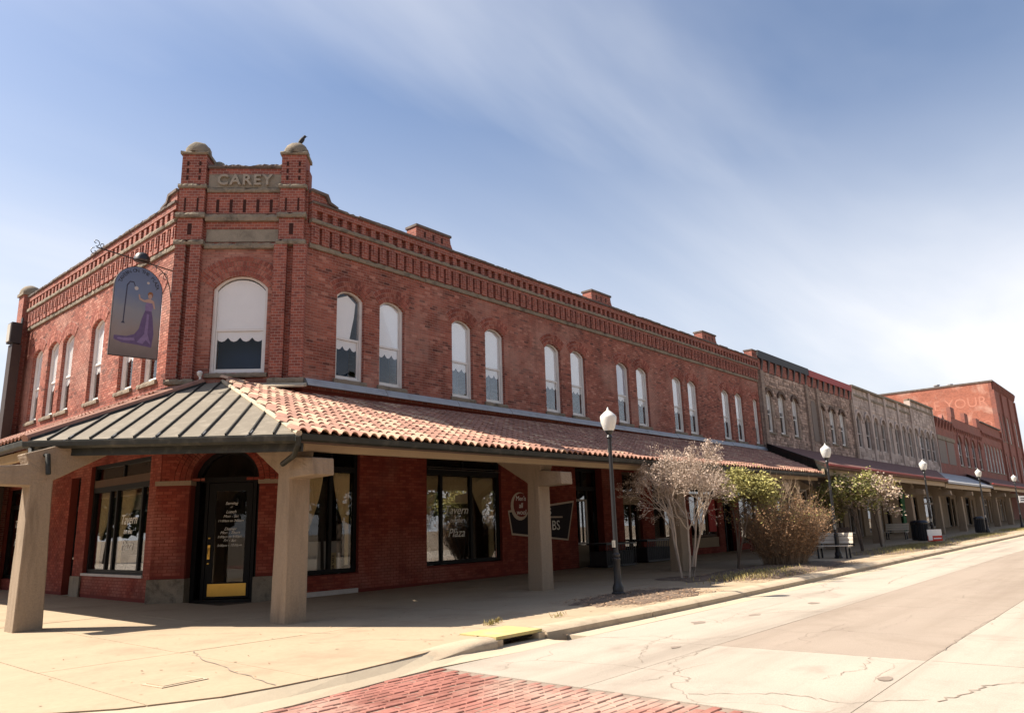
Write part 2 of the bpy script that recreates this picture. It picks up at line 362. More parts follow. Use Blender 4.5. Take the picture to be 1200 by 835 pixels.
def thing(name, loc, label=None, cat=None, group=None, rz=0):
    o = bpy.data.objects.new(name, None); col.objects.link(o); o.location = loc; o.rotation_euler = (0, 0, rz); o.empty_display_size = .2
    ORG[o.name] = Vector(loc); return tag(o, label, cat, group)
def local_thing(name, loc, label=None, cat=None, group=None, rz=0):   # parts given in local coordinates
    o = thing(name, loc, label, cat, group, rz); ORG[o.name] = Vector((0, 0, 0)); return o
def inst(name, me, parent, T):            # a mesh placed by matrix T (world) under parent
    o = bpy.data.objects.new(name, me); col.objects.link(o)
    if parent:
        o.parent = parent; o.matrix_local = Matrix.Translation(-ORG[parent.name]) @ T
    else: o.matrix_world = T
    ORG[o.name] = Vector((0, 0, 0)); return o
def clone(o, parent=None):
    c = o.copy(); col.objects.link(c)
    if parent: c.parent = parent
    ORG[c.name] = ORG.get(o.name, Vector((0, 0, 0)))
    for ch in [x for x in bpy.data.objects if x.parent == o]: clone(ch, c)
    return c
def TR(loc, rz=0): return Matrix.Translation(Vector(loc)) @ Matrix.Rotation(rz, 4, 'Z')
_tc = {}
def text_mesh(s, size, ext=.002, shear=0., mat='white_letter', space=1.0, bold=0.):
    key = (s, size, ext, shear, mat)
    if key in _tc: return _tc[key]
    cu = bpy.data.curves.new('lettering', 'FONT'); cu.body = s; cu.size = size; cu.extrude = ext; cu.shear = shear
    cu.offset = bold; cu.align_x = 'CENTER'; cu.align_y = 'CENTER'; cu.space_character = space; cu.resolution_u = 3
    ob = bpy.data.objects.new('lettering', cu); col.objects.link(ob); bpy.context.view_layer.update()
    me = bpy.data.meshes.new_from_object(ob.evaluated_get(bpy.context.evaluated_depsgraph_get()))
    bpy.data.objects.remove(ob, do_unlink=True); bpy.data.curves.remove(cu)
    me.transform(Matrix.Rotation(math.pi / 2, 4, 'X')); me.materials.clear(); me.materials.append(MAT[mat]); me.name = 'lettering'
    _tc[key] = me; return me
def arc(w, zs, rise, n=10):               # segmental arch from left springer to right springer
    if rise <= 0: return [(-w / 2, zs), (w / 2, zs)]
    R = (w * w / 4 + rise * rise) / (2 * rise); zc_ = zs + rise - R; a = math.asin(min(1, w / 2 / R))
    if rise > w / 2 - 1e-6: a = math.pi / 2
    return [(R * math.sin(-a + 2 * a * i / n), zc_ + R * math.cos(-a + 2 * a * i / n)) for i in range(n + 1)]
def gz(x): return max(0., x - 13.) * .0071
def clip_poly(poly, inside, cut):
    out = []
    for i, p in enumerate(poly):
        q = poly[(i + 1) % len(poly)]
        if inside(p): out.append(p)
        if inside(p) != inside(q): out.append(cut(p, q))
    return out
def clip_line(poly, a, b, c):             # keep a*x + b*y <= c
    f = lambda p: a * p[0] + b * p[1] - c
    def cut(p, q):
        k = f(p) / (f(p) - f(q)); return (p[0] + (q[0] - p[0]) * k, p[1] + (q[1] - p[1]) * k)
    return clip_poly(poly, lambda p: f(p) <= 1e-9, cut)
def clip_rect(poly, x0, x1, y0, y1):
    for a in ((-1, 0, -x0), (1, 0, x1), (0, -1, -y0), (0, 1, y1)):
        if len(poly) < 3: return []
        poly = clip_line(poly, *a)
    return poly
def area(p): return abs(sum(p[i][0] * p[(i + 1) % len(p)][1] - p[(i + 1) % len(p)][0] * p[i][1] for i in range(len(p)))) / 2

# ------------------------------------------------------------------ ground, road, pavement
g = MB(); g.add([(-3000, -3000, -.6), (3000, -3000, -.6), (3000, 3000, -.6), (-3000, 3000, -.6)], [(0, 1, 2, 3)])
tag(g.build('ground', 'ground'), kind='structure')
ROAD = -.13
def rz_(x, y):                            # road surface: follows the street's slope, slight crown
    return ROAD + gz(x) + .10 * (1 - min(1, abs(y - .3) / 7.3)) * max(0, min(1, (x - 6.7) / 4))
road = tag(MB().prismz([(6.72, 7.12), (6.72, -9), (12, -9), (12, 7.12)], -.5, lambda x, y: rz_(x, y) - .06).build('road', 'crack'), kind='structure')
rows_y = [(7.6, 7.10, 'gutter_concrete'), (7.10, 5.0, 'road_concrete'), (5.0, 2.42, 'road_patch'), (2.42, -.4, 'road_concrete'), (-.4, -3.4, 'road_concrete'), (-3.4, -9, 'road_concrete')]
for yi, (ya, yb, mt) in enumerate(rows_y):
    x = 6.72
    first = True
    while x < 190:
        w = (3.05 if first else rnd.uniform(4.2, 5.6)) if x < 60 else 20
        first = False
        m_ = mt
        if mt == 'road_patch' and (x < 9.5 or x > 34): m_ = 'road_concrete'
        if yi == 0 and x < 9.3:
            x += w; continue
        gp = .006 if x < 60 else 0
        mb = MB(); xs = [x + gp, x + w / 2, x + w - gp]
        for a, b_ in zip(xs[:-1], xs[1:]):
            yy = [ya - .004, (ya + yb) / 2, yb + .004]
            for c, d in zip(yy[:-1], yy[1:]):
                mb.add([(a, d, rz_(a, d)), (b_, d, rz_(b_, d)), (b_, c, rz_(b_, c)), (a, c, rz_(a, c))], [(0, 1, 2, 3)])
        y0_, y1_ = yb + .004, ya - .004
        mb.add([(xs[0], y0_, rz_(xs[0], y0_)), (xs[-1], y0_, rz_(xs[-1], y0_)), (xs[-1], y1_, rz_(xs[-1], y1_)), (xs[0], y1_, rz_(xs[0], y1_)),
                (xs[0], y0_, -.4), (xs[-1], y0_, -.4), (xs[-1], y1_, -.4), (xs[0], y1_, -.4)], [(0, 4, 5, 1), (1, 5, 6, 2), (2, 6, 7, 3), (3, 7, 4, 0)])
        mb.build('road_slab', m_, road); x += w
# cracks in the road: thin crooked ribbons of dark filler
def ribbon(pts, w, zf, name, parent, mat='crack', jit=.05, sub=6):
    P = []
    for (a, b_), (c, d) in zip(pts[:-1], pts[1:]):
        for k in range(sub): P.append((a + (c - a) * k / sub + rnd.uniform(-jit, jit), b_ + (d - b_) * k / sub + rnd.uniform(-jit, jit)))
    P.append(pts[-1]); vs = []; fs = []
    for i, p in enumerate(P):
        q = P[min(i + 1, len(P) - 1)]; o_ = P[max(0, i - 1)]; dx, dy = q[0] - o_[0], q[1] - o_[1]; l = math.hypot(dx, dy) or 1
        ww = w * rnd.uniform(.3, 1.0); nx, ny = -dy / l * ww / 2, dx / l * ww / 2
        vs += [(p[0] + nx, p[1] + ny, zf(p[0], p[1]) + .004), (p[0] - nx, p[1] - ny, zf(p[0], p[1]) + .004)]
    for i in range(len(P) - 1): fs.append((2 * i, 2 * i + 1, 2 * i + 3, 2 * i + 2))
    return MB().add(vs, fs).build(name, mat, parent)
for pts, w in [([(9.6, 6.95), (10.2, 6.2), (10.0, 5.6), (10.7, 5.1)], .035), ([(8.2, 5.2), (8.9, 5.6), (9.6, 5.9), (10.4, 6.0)], .03), ([(7.3, 4.6), (7.9, 4.5), (8.4, 4.9), (9.6, 4.95)], .03),
               ([(13.2, 6.9), (13.6, 6.4), (13.5, 5.9), (14.4, 5.4)], .03), ([(12.2, 6.1), (13.4, 6.3), (15.2, 6.25)], .025), ([(16, 6.8), (17.5, 6.3), (19.0, 6.4)], .03),
               ([(7.0, 3.9), (7.5, 3.2), (7.4, 2.6), (7.9, 2.0)], .04), ([(10.0, 4.3), (11.1, 4.15), (12.5, 4.2)], .022), ([(12.0, 3.6), (13.1, 3.5), (14.0, 3.6)], .022),
               ([(10.1, 2.44), (12.0, 2.46), (14.2, 2.4)], .05), ([(7.9, 1.9), (8.6, 1.7), (9.3, 1.25), (9.8, .9)], .07), ([(8.3, 3.1), (9.0, 2.9), (9.7, 3.0)], .03), ([(20, 5.6), (23, 5.9), (25, 5.5)], .04), ([(27, 6.9), (30, 6.3), (33, 6.5)], .05)]:
    ribbon(pts, w * .38, rz_, 'crack', road, 'crack_fine', .045, 12)
for (x, y, r) in [(11.9, 6.35, .16), (13.2, 5.95, .12), (8.6, 2.55, .1), (15.4, 5.7, .14), (9.4, 5.4, .08)]:   # tar spots
    mb = MB(); n = 11; mb.add([(x + r * rnd.uniform(.7, 1.7) * math.cos(6.283 * k / n), y + r * rnd.uniform(.5, .9) * math.sin(6.283 * k / n), rz_(x, y) + .005) for k in range(n)], [tuple(range(n))])
    mb.build('tar_spot', 'asphalt_stain', road)
# crumbled edge with washed sand, lower right
sp_ = MB(); n = 26; vs = []
for k in range(n):
    q = 6.283 * k / n; vs.append((9.1 + 1.25 * math.cos(q) * rnd.uniform(.8, 1.1), .75 + .62 * math.sin(q) * rnd.uniform(.8, 1.1)))
sp_.add([(x, y, rz_(x, y) + .006) for x, y in vs] + [(9.1, .75, rz_(9.1, .75) + .03)], [(k, (k + 1) % n, n) for k in range(n)])
sp_.build('sand_patch', 'gutter_concrete', road)

# brick intersection: every brick near the camera is a piece of its own
street = MB().add([(-16, -14, ROAD - .011), (6.72, -14, ROAD - .011), (6.72, 7.12, ROAD - .011), (-16, 7.12, ROAD - .011)], [(0, 1, 2, 3)]).build('brick_street', 'sand_joint')
tag(street, kind='structure')
BL, BW = .232, .105
EDGE = [(-16, 6.8), (2.0, 7.2), (3.2, 6.93), (4.1, 6.86), (5.14, 6.96), (6.0, 7.08), (6.70, 7.16)]
def edge_y(x):
    for (a, b_), (c, d) in zip(EDGE[:-1], EDGE[1:]):
        if a <= x <= c: return b_ + (d - b_) * (x - a) / (c - a)
    return 7.0
def brick_local(l, w, h):
    b_ = MB(); e = .007
    return b_.add([(0, 0, -.05), (l, 0, -.05), (l, w, -.05), (0, w, -.05), (0, 0, h - e), (l, 0, h - e), (l, w, h - e), (0, w, h - e), (e, e, h), (l - e, e, h), (l - e, w - e, h), (e, w - e, h)],
                  [(0, 1, 5, 4), (1, 2, 6, 5), (2, 3, 7, 6), (3, 0, 4, 7), (4, 5, 9, 8), (5, 6, 10, 9), (6, 7, 11, 10), (7, 4, 8, 11), (8, 9, 10, 11)])
bm1 = brick_local(BL - .012, BW - .014, 0).mesh('brick', 'brick_paver')
cands = []
j = 0; y = 7.3
while y > -12:
    y -= BW; j += 1
    x = 6.71 - BL + (0 if j % 2 else BL / 2)
    while x > -14:
        if y + BW < edge_y(x + BL / 2) + .06 and x + BL < 6.74:
            cands.append((x, y))
        x -= BL
def vis_key(p):
    v = Vector((p[0], p[1], ROAD - 1.5)); d = v.dot(fw)
    if d < .5: return 1e9
    px = v.dot(r2) / d * 874.4; py = -v.dot(u2) / d * 874.4
    return d if abs(px) < 615 and abs(py) < 435 else 1e6 + d
cands.sort(key=vis_key)
for (x, y) in cands[:300]:
    o = inst('brick', bm1, street, Matrix.Translation((x, y, ROAD + rnd.uniform(-.009, .004))) @ Matrix.Rotation(rnd.uniform(-.025, .025), 4, 'Z') @ Matrix.Rotation(rnd.uniform(-.03, .03), 4, 'X'))
rest = MB()
for (x, y) in cands[300:]:
    rest.T = Matrix.Translation((x, y, ROAD + rnd.uniform(-.006, .005)))
    b_ = brick_local(BL - .012, BW - .014, 0); rest.add(b_.v, b_.f)
rest.T = None
tag(rest.build('brick_paving', 'brick_paver', street), kind='stuff')

# pavement of concrete slabs, curb, apron
WALK = [(190, 7.9), (9.3, 7.9), (9.3, 8.32), (8.2, 8.32), (8.2, 7.86), (7.4, 7.70), (6.84, 7.52), (6.1, 7.36), (5.41, 7.26), (4.54, 7.24), (3.96, 7.28), (3.14, 7.62), (2.3, 8.3), (1.2, 9.8), (.7, 12), (.6, 60), (190, 60)]
pave = tag(MB().prismz([(190, 8.0), (9.4, 8.0), (9.4, 8.42), (8.1, 8.42), (8.1, 8.0), (6.84, 7.6), (5.41, 7.36), (4, 7.4), (2.4, 8.4), (.8, 12), (.8, 60), (190, 60)], -.5, -.06).build('pavement', 'crack'), kind='structure')
xj = [-2, .4, 1.5, 3.36, 5.05]
while xj[-1] < 62: xj.append(xj[-1] + (1.92 if xj[-1] < 40 else 3.84))
xj += [90, 120, 190]
yj = [6, 10.45, 13.4, 16.6, 20, 24, 28, 32, 60]
for a, b_ in zip(xj[:-1], xj[1:]):
    for c, d in zip(yj[:-1], yj[1:]):
        if a > 8.4 and c > 16.55: continue
        p = clip_rect(WALK, a + .006, b_ - .006, c + .006, d - .006)
        if len(p) >= 3 and area(p) > .01:
            dz = rnd.uniform(-.004, .004)
            MB().prismz(p, -.4, lambda x, y: gz(x) + dz).build('pavement_slab', 'sidewalk', pave)
ribbon([(5.2, 10.4), (4.95, 9.6), (4.7, 8.3), (4.56, 7.3)], .02, lambda x, y: .006, 'crack', pave, 'crack_fine', .03)
ribbon([(5.6, 12.8), (6.2, 12.0), (7.0, 11.2), (7.3, 10.2)], .018, lambda x, y: .006, 'crack', pave, 'crack_fine', .03)
ribbon([(8.2, 15.2), (8.9, 13.9), (9.7, 13.0)], .02, lambda x, y: .006, 'crack', pave, 'crack_fine', .03)
ribbon([(6.5, 9.6), (7.3, 9.0), (7.7, 8.1)], .02, lambda x, y: .006, 'crack', pave, 'crack_fine', .03)
ribbon([(11.2, 10.6), (12.4, 10.0), (13.0, 8.3)], .018, lambda x, y: gz(x) + .006, 'crack', pave, 'crack_fine', .03)
# concrete apron between the corner ramp and the bricks
ap_top = [(9.28, 7.62), (8.2, 7.66), (7.4, 7.62)] + [(x, y - .007) for x, y in ((6.84, 7.52), (6.1, 7.36), (5.41, 7.26), (4.54, 7.24), (3.96, 7.28), (3.14, 7.62))] + [(2.295, 8.293), (1.193, 9.795), (.69, 12), (.59, 60)]
ap_bot = [(9.28, 7.10), (8.2, 7.05), (7.4, 7.12), (6.74, 7.16), (6.0, 7.09), (5.2, 6.97), (4.5, 6.88), (3.9, 6.87), (3.0, 7.0), (1.9, 7.25), (.4, 9), (-.2, 12), (-.3, 60)]
ztop = [-.12, -.12, -.06, -.02, -.012, -.012, -.012, -.012, -.012, -.012, -.012, -.012, -.012]
mb = MB(); vs = []
for (a, b_), (c, d), z in zip(ap_top, ap_bot, ztop): vs += [(a, b_, z), ((a + c) / 2, (b_ + d) / 2, (z + ROAD) / 2 - .012), (c, d, ROAD + .004), (c, d, -.4)]
fs = []
for i in range(len(ap_top) - 1):
    for k in range(3): fs.append((4 * i + k, 4 * i + 4 + k, 4 * i + 5 + k, 4 * i + 1 + k))
tag(mb.add(vs, fs).build('gutter_apron', 'gutter_concrete'), kind='structure')
mb = MB(); mb.add([(-16, 6.8, ROAD - .01), (-.3, 7.2, ROAD - .01), (-.3, 60, ROAD - .01), (-16, 60, ROAD - .01)], [(0, 1, 2, 3)])
tag(mb.build('side_street', 'road_concrete'), kind='structure')
# curb
def curb_sec(x, h):
    z = gz(x); r = rz_(x, 7.5) if x > 9 else ROAD
    return [(7.50, -.4), (7.50, r + .004), (7.515, r + (z + h - r) * .62), (7.555, z + h - .035), (7.62, z + h - .008), (7.70, z + h), (7.885, z + h), (7.885, -.4)]
curb = tag(bpy.data.objects.new('curb', None), kind='structure'); col.objects.link(curb); ORG['curb'] = Vector((0, 0, 0))
xs = [9.30]
while xs[-1] < 62: xs.append(xs[-1] + 3.05)
xs += [80, 110, 190]
for a, b_ in zip(xs[:-1], xs[1:]):
    mb = MB(); k = 7; vs = []; st = [a + .008 + (b_ - a - .016) * i / 4 for i in range(5)]
    for x in st:
        w = rnd.uniform(-.008, .008)
        vs += [(x, y + w, z) for y, z in curb_sec(x, .012)]
    fs = [tuple(range(8)), tuple(range(len(vs) - 1, len(vs) - 9, -1))]
    for i in range(4):
        for q in range(8): fs.append((8 * i + q, 8 * i + 8 + q, 8 * i + 8 + (q + 1) % 8, 8 * i + (q + 1) % 8))
    mb.add(vs, fs).build('curb_stone', 'curb', curb, True)
# low rounded curb that dies into the corner ramp, left of the storm inlet
cp = [(8.19, 7.50, 1), (7.8, 7.49, .95), (7.4, 7.44, .82), (7.0, 7.36, .6), (6.6, 7.28, .3), (6.25, 7.22, .02)]
mb = MB(); vs = []
for (x, y, h) in cp:
    for (dy, dz) in ((0, -.3), (0, ROAD), (.015, ROAD + .085 * h), (.055, ROAD + .12 * h), (.12, ROAD + .137 * h), (.2, ROAD + .142 * h + (1 - h) * .11), (.36, (ROAD + .142) * h - .004), (.36, -.3)):
        vs.append((x, y + dy, dz))
fs = [tuple(range(8))]
for i in range(len(cp) - 1):
    for q in range(8): fs.append((8 * i + q, 8 * i + 8 + q, 8 * i + 8 + (q + 1) % 8, 8 * i + (q + 1) % 8))
mb.add(vs, fs).build('curb_end', 'curb', curb, True)
# storm inlet
si = thing('storm_inlet', (8.75, 7.9, 0), 'storm drain inlet in the kerb with yellow painted top', 'storm drain')
mb = MB(); mb.box(8.21, 8.34, 7.545, 8.30, -.4, -.034); mb.box(9.14, 9.28, 7.545, 8.30, -.4, -.034); mb.box(8.342, 9.138, 8.1, 8.3, -.4, -.01); mb.build('inlet_walls', 'curb', si)
MB().box(8.23, 9.26, 7.58, 8.31, -.03, .014).build('cover', 'yellow_paint', si)
MB().box(8.344, 9.136, 7.66, 8.09, -.45, -.4).build('sump', 'dark_interior', si)
MB().tube([(8.34, 7.68, -.075), (9.14, 7.68, -.075)], .012, n=6).build('bar', 'iron', si)
MB().add([(8.22, 7.2, ROAD - .03), (9.26, 7.2, ROAD - .03), (9.26, 7.64, ROAD - .06), (8.22, 7.64, ROAD - .06)], [(0, 1, 2, 3)]).build('throat', 'gutter_concrete', si)
# utility cover set in the pavement
uc = thing('utility_cover', (4.04, 8.42, .004), 'small rectangular metal utility cover set in the corner pavement', 'cover')
MB(TR((4.04, 8.42, 0), .12)).box(-.27, .27, -.2, .2, .003, .012).build('frame', 'curb', uc)
MB(TR((4.04, 8.42, 0), .12)).box(-.23, .23, -.16, .16, .010, .018).build('lid', 'sidewalk', uc)

# ------------------------------------------------------------------ corner brick building
YW = 16.5
A_ = Vector((8.36, 18.9, 0)); B_ = Vector((10.74, 16.5, 0)); TH = math.atan2(B_.y - A_.y, B_.x - A_.x); CL = (B_ - A_).length
FR = TR((0, YW, 0)); FL = TR((8.36, 31.1, 0), -math.pi / 2); FC = TR(A_, TH)
LL = 31.1 - 18.9
XE = 39.85                                # far end of the street front
bld = thing('corner_building', (10, 18, 0), 'red brick corner building with cut corner, two domed pinnacles and arched sash windows', 'building')

def wall(mb, u0, u1, z0, z1, th, ops):
    cur = u0
    for (a, b_, za, zs, rise) in sorted(ops):
        if a > cur: mb.box(cur, a, 0, th, z0, z1)
        if za > z0: mb.box(a, b_, 0, th, z0, za)
        if rise > 0:
            P = [(x + (a + b_) / 2, z) for x, z in arc(b_ - a, zs, rise)]
            for p, q in zip(P[:-1], P[1:]): mb.prism([p, q, (q[0], z1), (p[0], z1)], 0, th)
        elif zs < z1: mb.box(a, b_, 0, th, zs, z1)
        cur = b_
    if cur < u1: mb.box(cur, u1, 0, th, z0, z1)
CO, BRL = .0775, .215
PH = {id(FR): -16.5, id(FL): 8.36 - 31.1}
def bricks(mb, u0, u1, z0, z1, ops, ringt=.40, seed=1):
    r = random.Random(seed); z = math.ceil(z0 / CO) * CO + .0125
    while z + .060 < z1 + .001:
        zm = z + .032; cuts = []
        for (a, b_, za, zs, rise) in ops:
            c = (a + b_) / 2; w = b_ - a
            if za - .01 <= zm <= zs: cuts.append((a, b_))
            elif zm > zs and rise > 0:
                R = (w * w / 4 + rise * rise) / (2 * rise); zc_ = zs + rise - R; al = math.asin(min(1, w / 2 / R)); dz = zm - zc_
                if dz < R + ringt:
                    hw = min(math.sqrt(max(0, (R + ringt) ** 2 - dz * dz)), dz * math.tan(min(al, 1.45)))
                    if hw > 0: cuts.append((c - hw, c + hw))
            elif za - .01 <= zm <= zs: cuts.append((a, b_))
        cuts.sort(); ri = round((z - .0125) / CO); x = (math.floor((u0 + PH.get(id(mb.T), 0)) / BRL + ri * .5) - ri * .5 + .065) * BRL - PH.get(id(mb.T), 0)
        if x > u0: x -= BRL
        while x < u1:
            a, b_ = max(x, u0), min(x + BRL - .014, u1); segs = [(a, b_)] if b_ > a else []
            for (c0, c1) in cuts:
                ns = []
                for (p, q) in segs:
                    if q <= c0 or p >= c1: ns.append((p, q)); continue
                    if p < c0: ns.append((p, c0))
                    if q > c1: ns.append((c1, q))
                segs = ns
            for (p, q) in segs:
                if q - p < .02: continue
                d = -.0055 + r.uniform(-.0025, .0025); t = r.uniform(-.0015, .0015)
                mb.add([(p, d, z + t), (q, d, z), (q, d, z + .0645), (p, d, z + .0645 + t), (p, .004, z), (q, .004, z), (q, .004, z + .0645), (p, .004, z + .0645)],
                       [(0, 1, 2, 3), (1, 5, 6, 2), (0, 3, 7, 4), (3, 2, 6, 7), (0, 4, 5, 1)])
            x += BRL
        z += CO
def arch_mesh(w, rise, rings=3, rt_=.125, mat='brick_arch', proud=.02):
    mb = MB(); R = (w * w / 4 + rise * rise) / (2 * rise); al = math.asin(min(1, w / 2 / R)); zc_ = rise - R
    if rise >= w / 2 - 1e-6: al = math.pi / 2
    for j in range(rings):
        ra = R + j * (rt_ + .008) + .004; rb = ra + rt_ - .004; n = max(6, int(2 * al * (ra + .06) / .078))
        for k in range(n):
            a0 = -al + 2 * al * (k + .06) / n; a1 = -al + 2 * al * (k + .94) / n; y = -(proud + rnd.uniform(-.004, .004))
            P = [(ra * math.sin(a0), zc_ + ra * math.cos(a0)), (rb * math.sin(a0), zc_ + rb * math.cos(a0)), (rb * math.sin(a1), zc_ + rb * math.cos(a1)), (ra * math.sin(a1), zc_ + ra * math.cos(a1))]
            mb.add([(p[0], y, p[1]) for p in P] + [(p[0], .01, p[1]) for p in P], [(0, 1, 2, 3), (0, 4, 5, 1), (1, 5, 6, 2), (2, 6, 7, 3), (3, 7, 4, 0)])
    rb = R + rings * (rt_ + .008)
    o_ = [(rb * math.sin(-al + 2 * al * i / 16), zc_ + rb * math.cos(-al + 2 * al * i / 16)) for i in range(17)]; i_ = [(R * math.sin(-al + 2 * al * i / 16), zc_ + R * math.cos(-al + 2 * al * i / 16)) for i in range(17)]
    return mb.mesh('brick_arch', mat), MB().ring(o_, i_, -.006, .01).mesh('mortar_bed', 'mortar' if mat == 'brick_arch' else 'mortar_paint')

# sash window meshes, origin at the centre of the sill, outside = -y
_wm = {}
def win_meshes(w, hs, rise, zmid, style=0, frame='white_paint', depth=.10, fw_=.085):
    key = (w, hs, rise, zmid, style, frame)
    if key in _wm: return _wm[key]
    d = {}
    out = [(-w / 2, 0)] + arc(w, hs, rise) + [(w / 2, 0)]
    wi = w - 2 * fw_; inn = [(-wi / 2, 0)] + arc(wi, hs - .01, rise * .92) + [(wi / 2, 0)]
    mb = MB(); mb.ring(out, inn, depth, depth + .12); mb.box(-wi / 2, wi / 2, depth + .01, depth + .11, 0, .07); d['window'] = mb.mesh('window', frame)
    # sashes
    s1 = .045; wi2 = wi - .004
    mb = MB(); mb.box(-wi2 / 2, wi2 / 2, depth + .035, depth + .075, zmid - .03, zmid + .03)
    mb.box(-wi2 / 2, -wi2 / 2 + s1, depth + .05, depth + .085, .072, zmid - .032); mb.box(wi2 / 2 - s1, wi2 / 2, depth + .05, depth + .085, .072, zmid - .032)
    mb.box(-wi2 / 2 + s1, wi2 / 2 - s1, depth + .05, depth + .085, .072, .13); d['sash'] = mb.mesh('sash', frame)
    P = [(-wi2 / 2, zmid + .03)] + [(x, z - .005) for x, z in arc(wi2, hs - .012, rise * .92)] + [(wi2 / 2, zmid + .03)]
    mb = MB(); mb.prism(P, depth + .055, depth + .058); d['pane_up'] = mb.mesh('pane', 'glass_upper')
    mb = MB(); mb.box(-wi2 / 2 + s1, wi2 / 2 - s1, depth + .066, depth + .069, .13, zmid - .032); d['pane_low'] = mb.mesh('pane', 'glass_upper')
    y = depth + .064
    if style in (1, 2, 3):                # roller blind in the upper sash, scalloped lower edge
        zt = hs + rise * .5
        Pb = [(-wi2 / 2, zmid + .0)] + [(x, z - .02) for x, z in arc(wi2, hs - .02, rise * .9)] + [(wi2 / 2, zmid)]
        if style == 2: Pb = [(-wi2 / 2, zmid)] + [(-wi2 / 2, hs - .05), (0, hs + rise * .55), (wi2 * .36, hs - .08), (wi2 * .30, hs - .5), (wi2 * .12, zmid + .02)]
        mb = MB(); mb.prism(Pb, y, y + .004); d['blind'] = mb.mesh('blind', 'blind_blue' if style == 3 else 'blind')
        n = 4 if w > 1.2 else 3; drop = .20 if style != 3 else .14; lo = []
        for i in range(n):
            a = -wi2 / 2 + wi2 * i / n; c = wi2 / n
            lo += [(a, zmid - drop - .0), (a + c * .25, zmid - drop - .085), (a + c * .5, zmid - drop - .11), (a + c * .75, zmid - drop - .085)]
        lo.append((wi2 / 2, zmid - drop)); mb = MB(); mb.prism([(wi2 / 2, zmid - .03), (-wi2 / 2, zmid - .03)] + lo, y + .016, y + .020); d['valance'] = mb.mesh('valance', 'blind')
    if style == 4:
        mb = MB(); mb.box(-wi2 / 2, wi2 / 2, y, y + .004, zmid + .25, hs + rise * .4); d['blind'] = mb.mesh('blind', 'blind')
    mb = MB(); mb.box(-w / 2, w / 2, depth + .6, depth + .62, -.2, hs + rise + .2); d['room'] = mb.mesh('room', 'sky_tint_room')
    mb = MB(); mb.rough(-w / 2 - .08, w / 2 + .08, -.075, depth + .1, -.13, -.004, .1, .012); d['sill'] = mb.mesh('sill', 'stone')
    _wm[key] = d; return d
def put_window(parent, T, d, arch=None, hs=0, sill=True):
    o = inst('window', d['window'], parent, T)
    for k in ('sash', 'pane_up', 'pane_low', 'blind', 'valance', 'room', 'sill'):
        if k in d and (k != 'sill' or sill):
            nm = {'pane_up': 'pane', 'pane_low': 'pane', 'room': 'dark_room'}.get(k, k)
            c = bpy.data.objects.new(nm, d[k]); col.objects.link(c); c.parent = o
    if arch:
        ao = inst('brick_arch', arch[0], parent, T @ Matrix.Translation((0, 0, hs))); c = bpy.data.objects.new('mortar_bed', arch[1]); col.objects.link(c); c.parent = ao
    return o

SILL, SPR, RISE, MIDR = 5.58, 7.93, .20, 1.18
ru = [11.75, 13.24, 16.15, 17.70, 20.88, 22.45, 25.60, 27.12, 30.20, 31.65, 35.20, 36.75]
WW = .94
opsR = [(u, u + WW, SILL, SPR, RISE) for u in ru] + [(38.98, 39.62, SILL, SPR, .12)]
lu = [31.1 - y for y in (29.80, 28.25, 26.90, 24.45, 22.15, 20.60)]
opsL = [(u, u + .98, SILL, SPR, RISE) for u in lu]
opsC = [(.98, 2.40, 5.62, 7.90, .36)]
Z1, Z2 = 5.2, 9.05
mb = MB(FR); wall(mb, 10.74, XE, Z1, 9.75, .35, opsR); mb.build('wall', 'brick', bld)
mb = MB(FL); wall(mb, 0, LL, Z1, 9.75, .35, opsL); mb.build('wall', 'brick', bld)
mb = MB(FC); wall(mb, .002, CL - .002, Z1, 11.3, .35, opsC); mb.build('wall', 'brick', bld)
for T, u0, u1, ops, rt_, sd_ in ((FR, 10.745, XE, opsR, .40, 1), (FL, .32, LL - .005, opsL, .40, 2), (FC, .62, 2.57, opsC, .54, 3)):
    mb = MB(T); bricks(mb, u0, u1, Z1 + .1, Z2, ops, rt_, sd_); tag(mb.build('brickwork', 'brick_geo', bld), kind='stuff')
am = arch_mesh(WW, RISE); aml = arch_mesh(.98, RISE); ams = arch_mesh(.64, .12)
styles = [2, 1, 1, 1, 1, 1, 3, 1, 1, 1, 1, 1]
for i, u in enumerate(ru):
    put_window(bld, FR @ Matrix.Translation((u + WW / 2, 0, SILL)), win_meshes(WW, SPR - SILL, RISE, MIDR, styles[i]), am, SPR - SILL)
put_window(bld, FR @ Matrix.Translation((39.30, 0, SILL)), win_meshes(.64, SPR - SILL, .12, MIDR, 1), ams, SPR - SILL)
for i, u in enumerate(lu):
    put_window(bld, FL @ Matrix.Translation((u + .49, 0, SILL)), win_meshes(.98, SPR - SILL, RISE, MIDR, 1), aml, SPR - SILL)
put_window(bld, FC @ Matrix.Translation((1.69, 0, 5.62)), win_meshes(1.42, 2.28, .36, 1.18, 1), arch_mesh(1.42, .36, 4), 2.28)

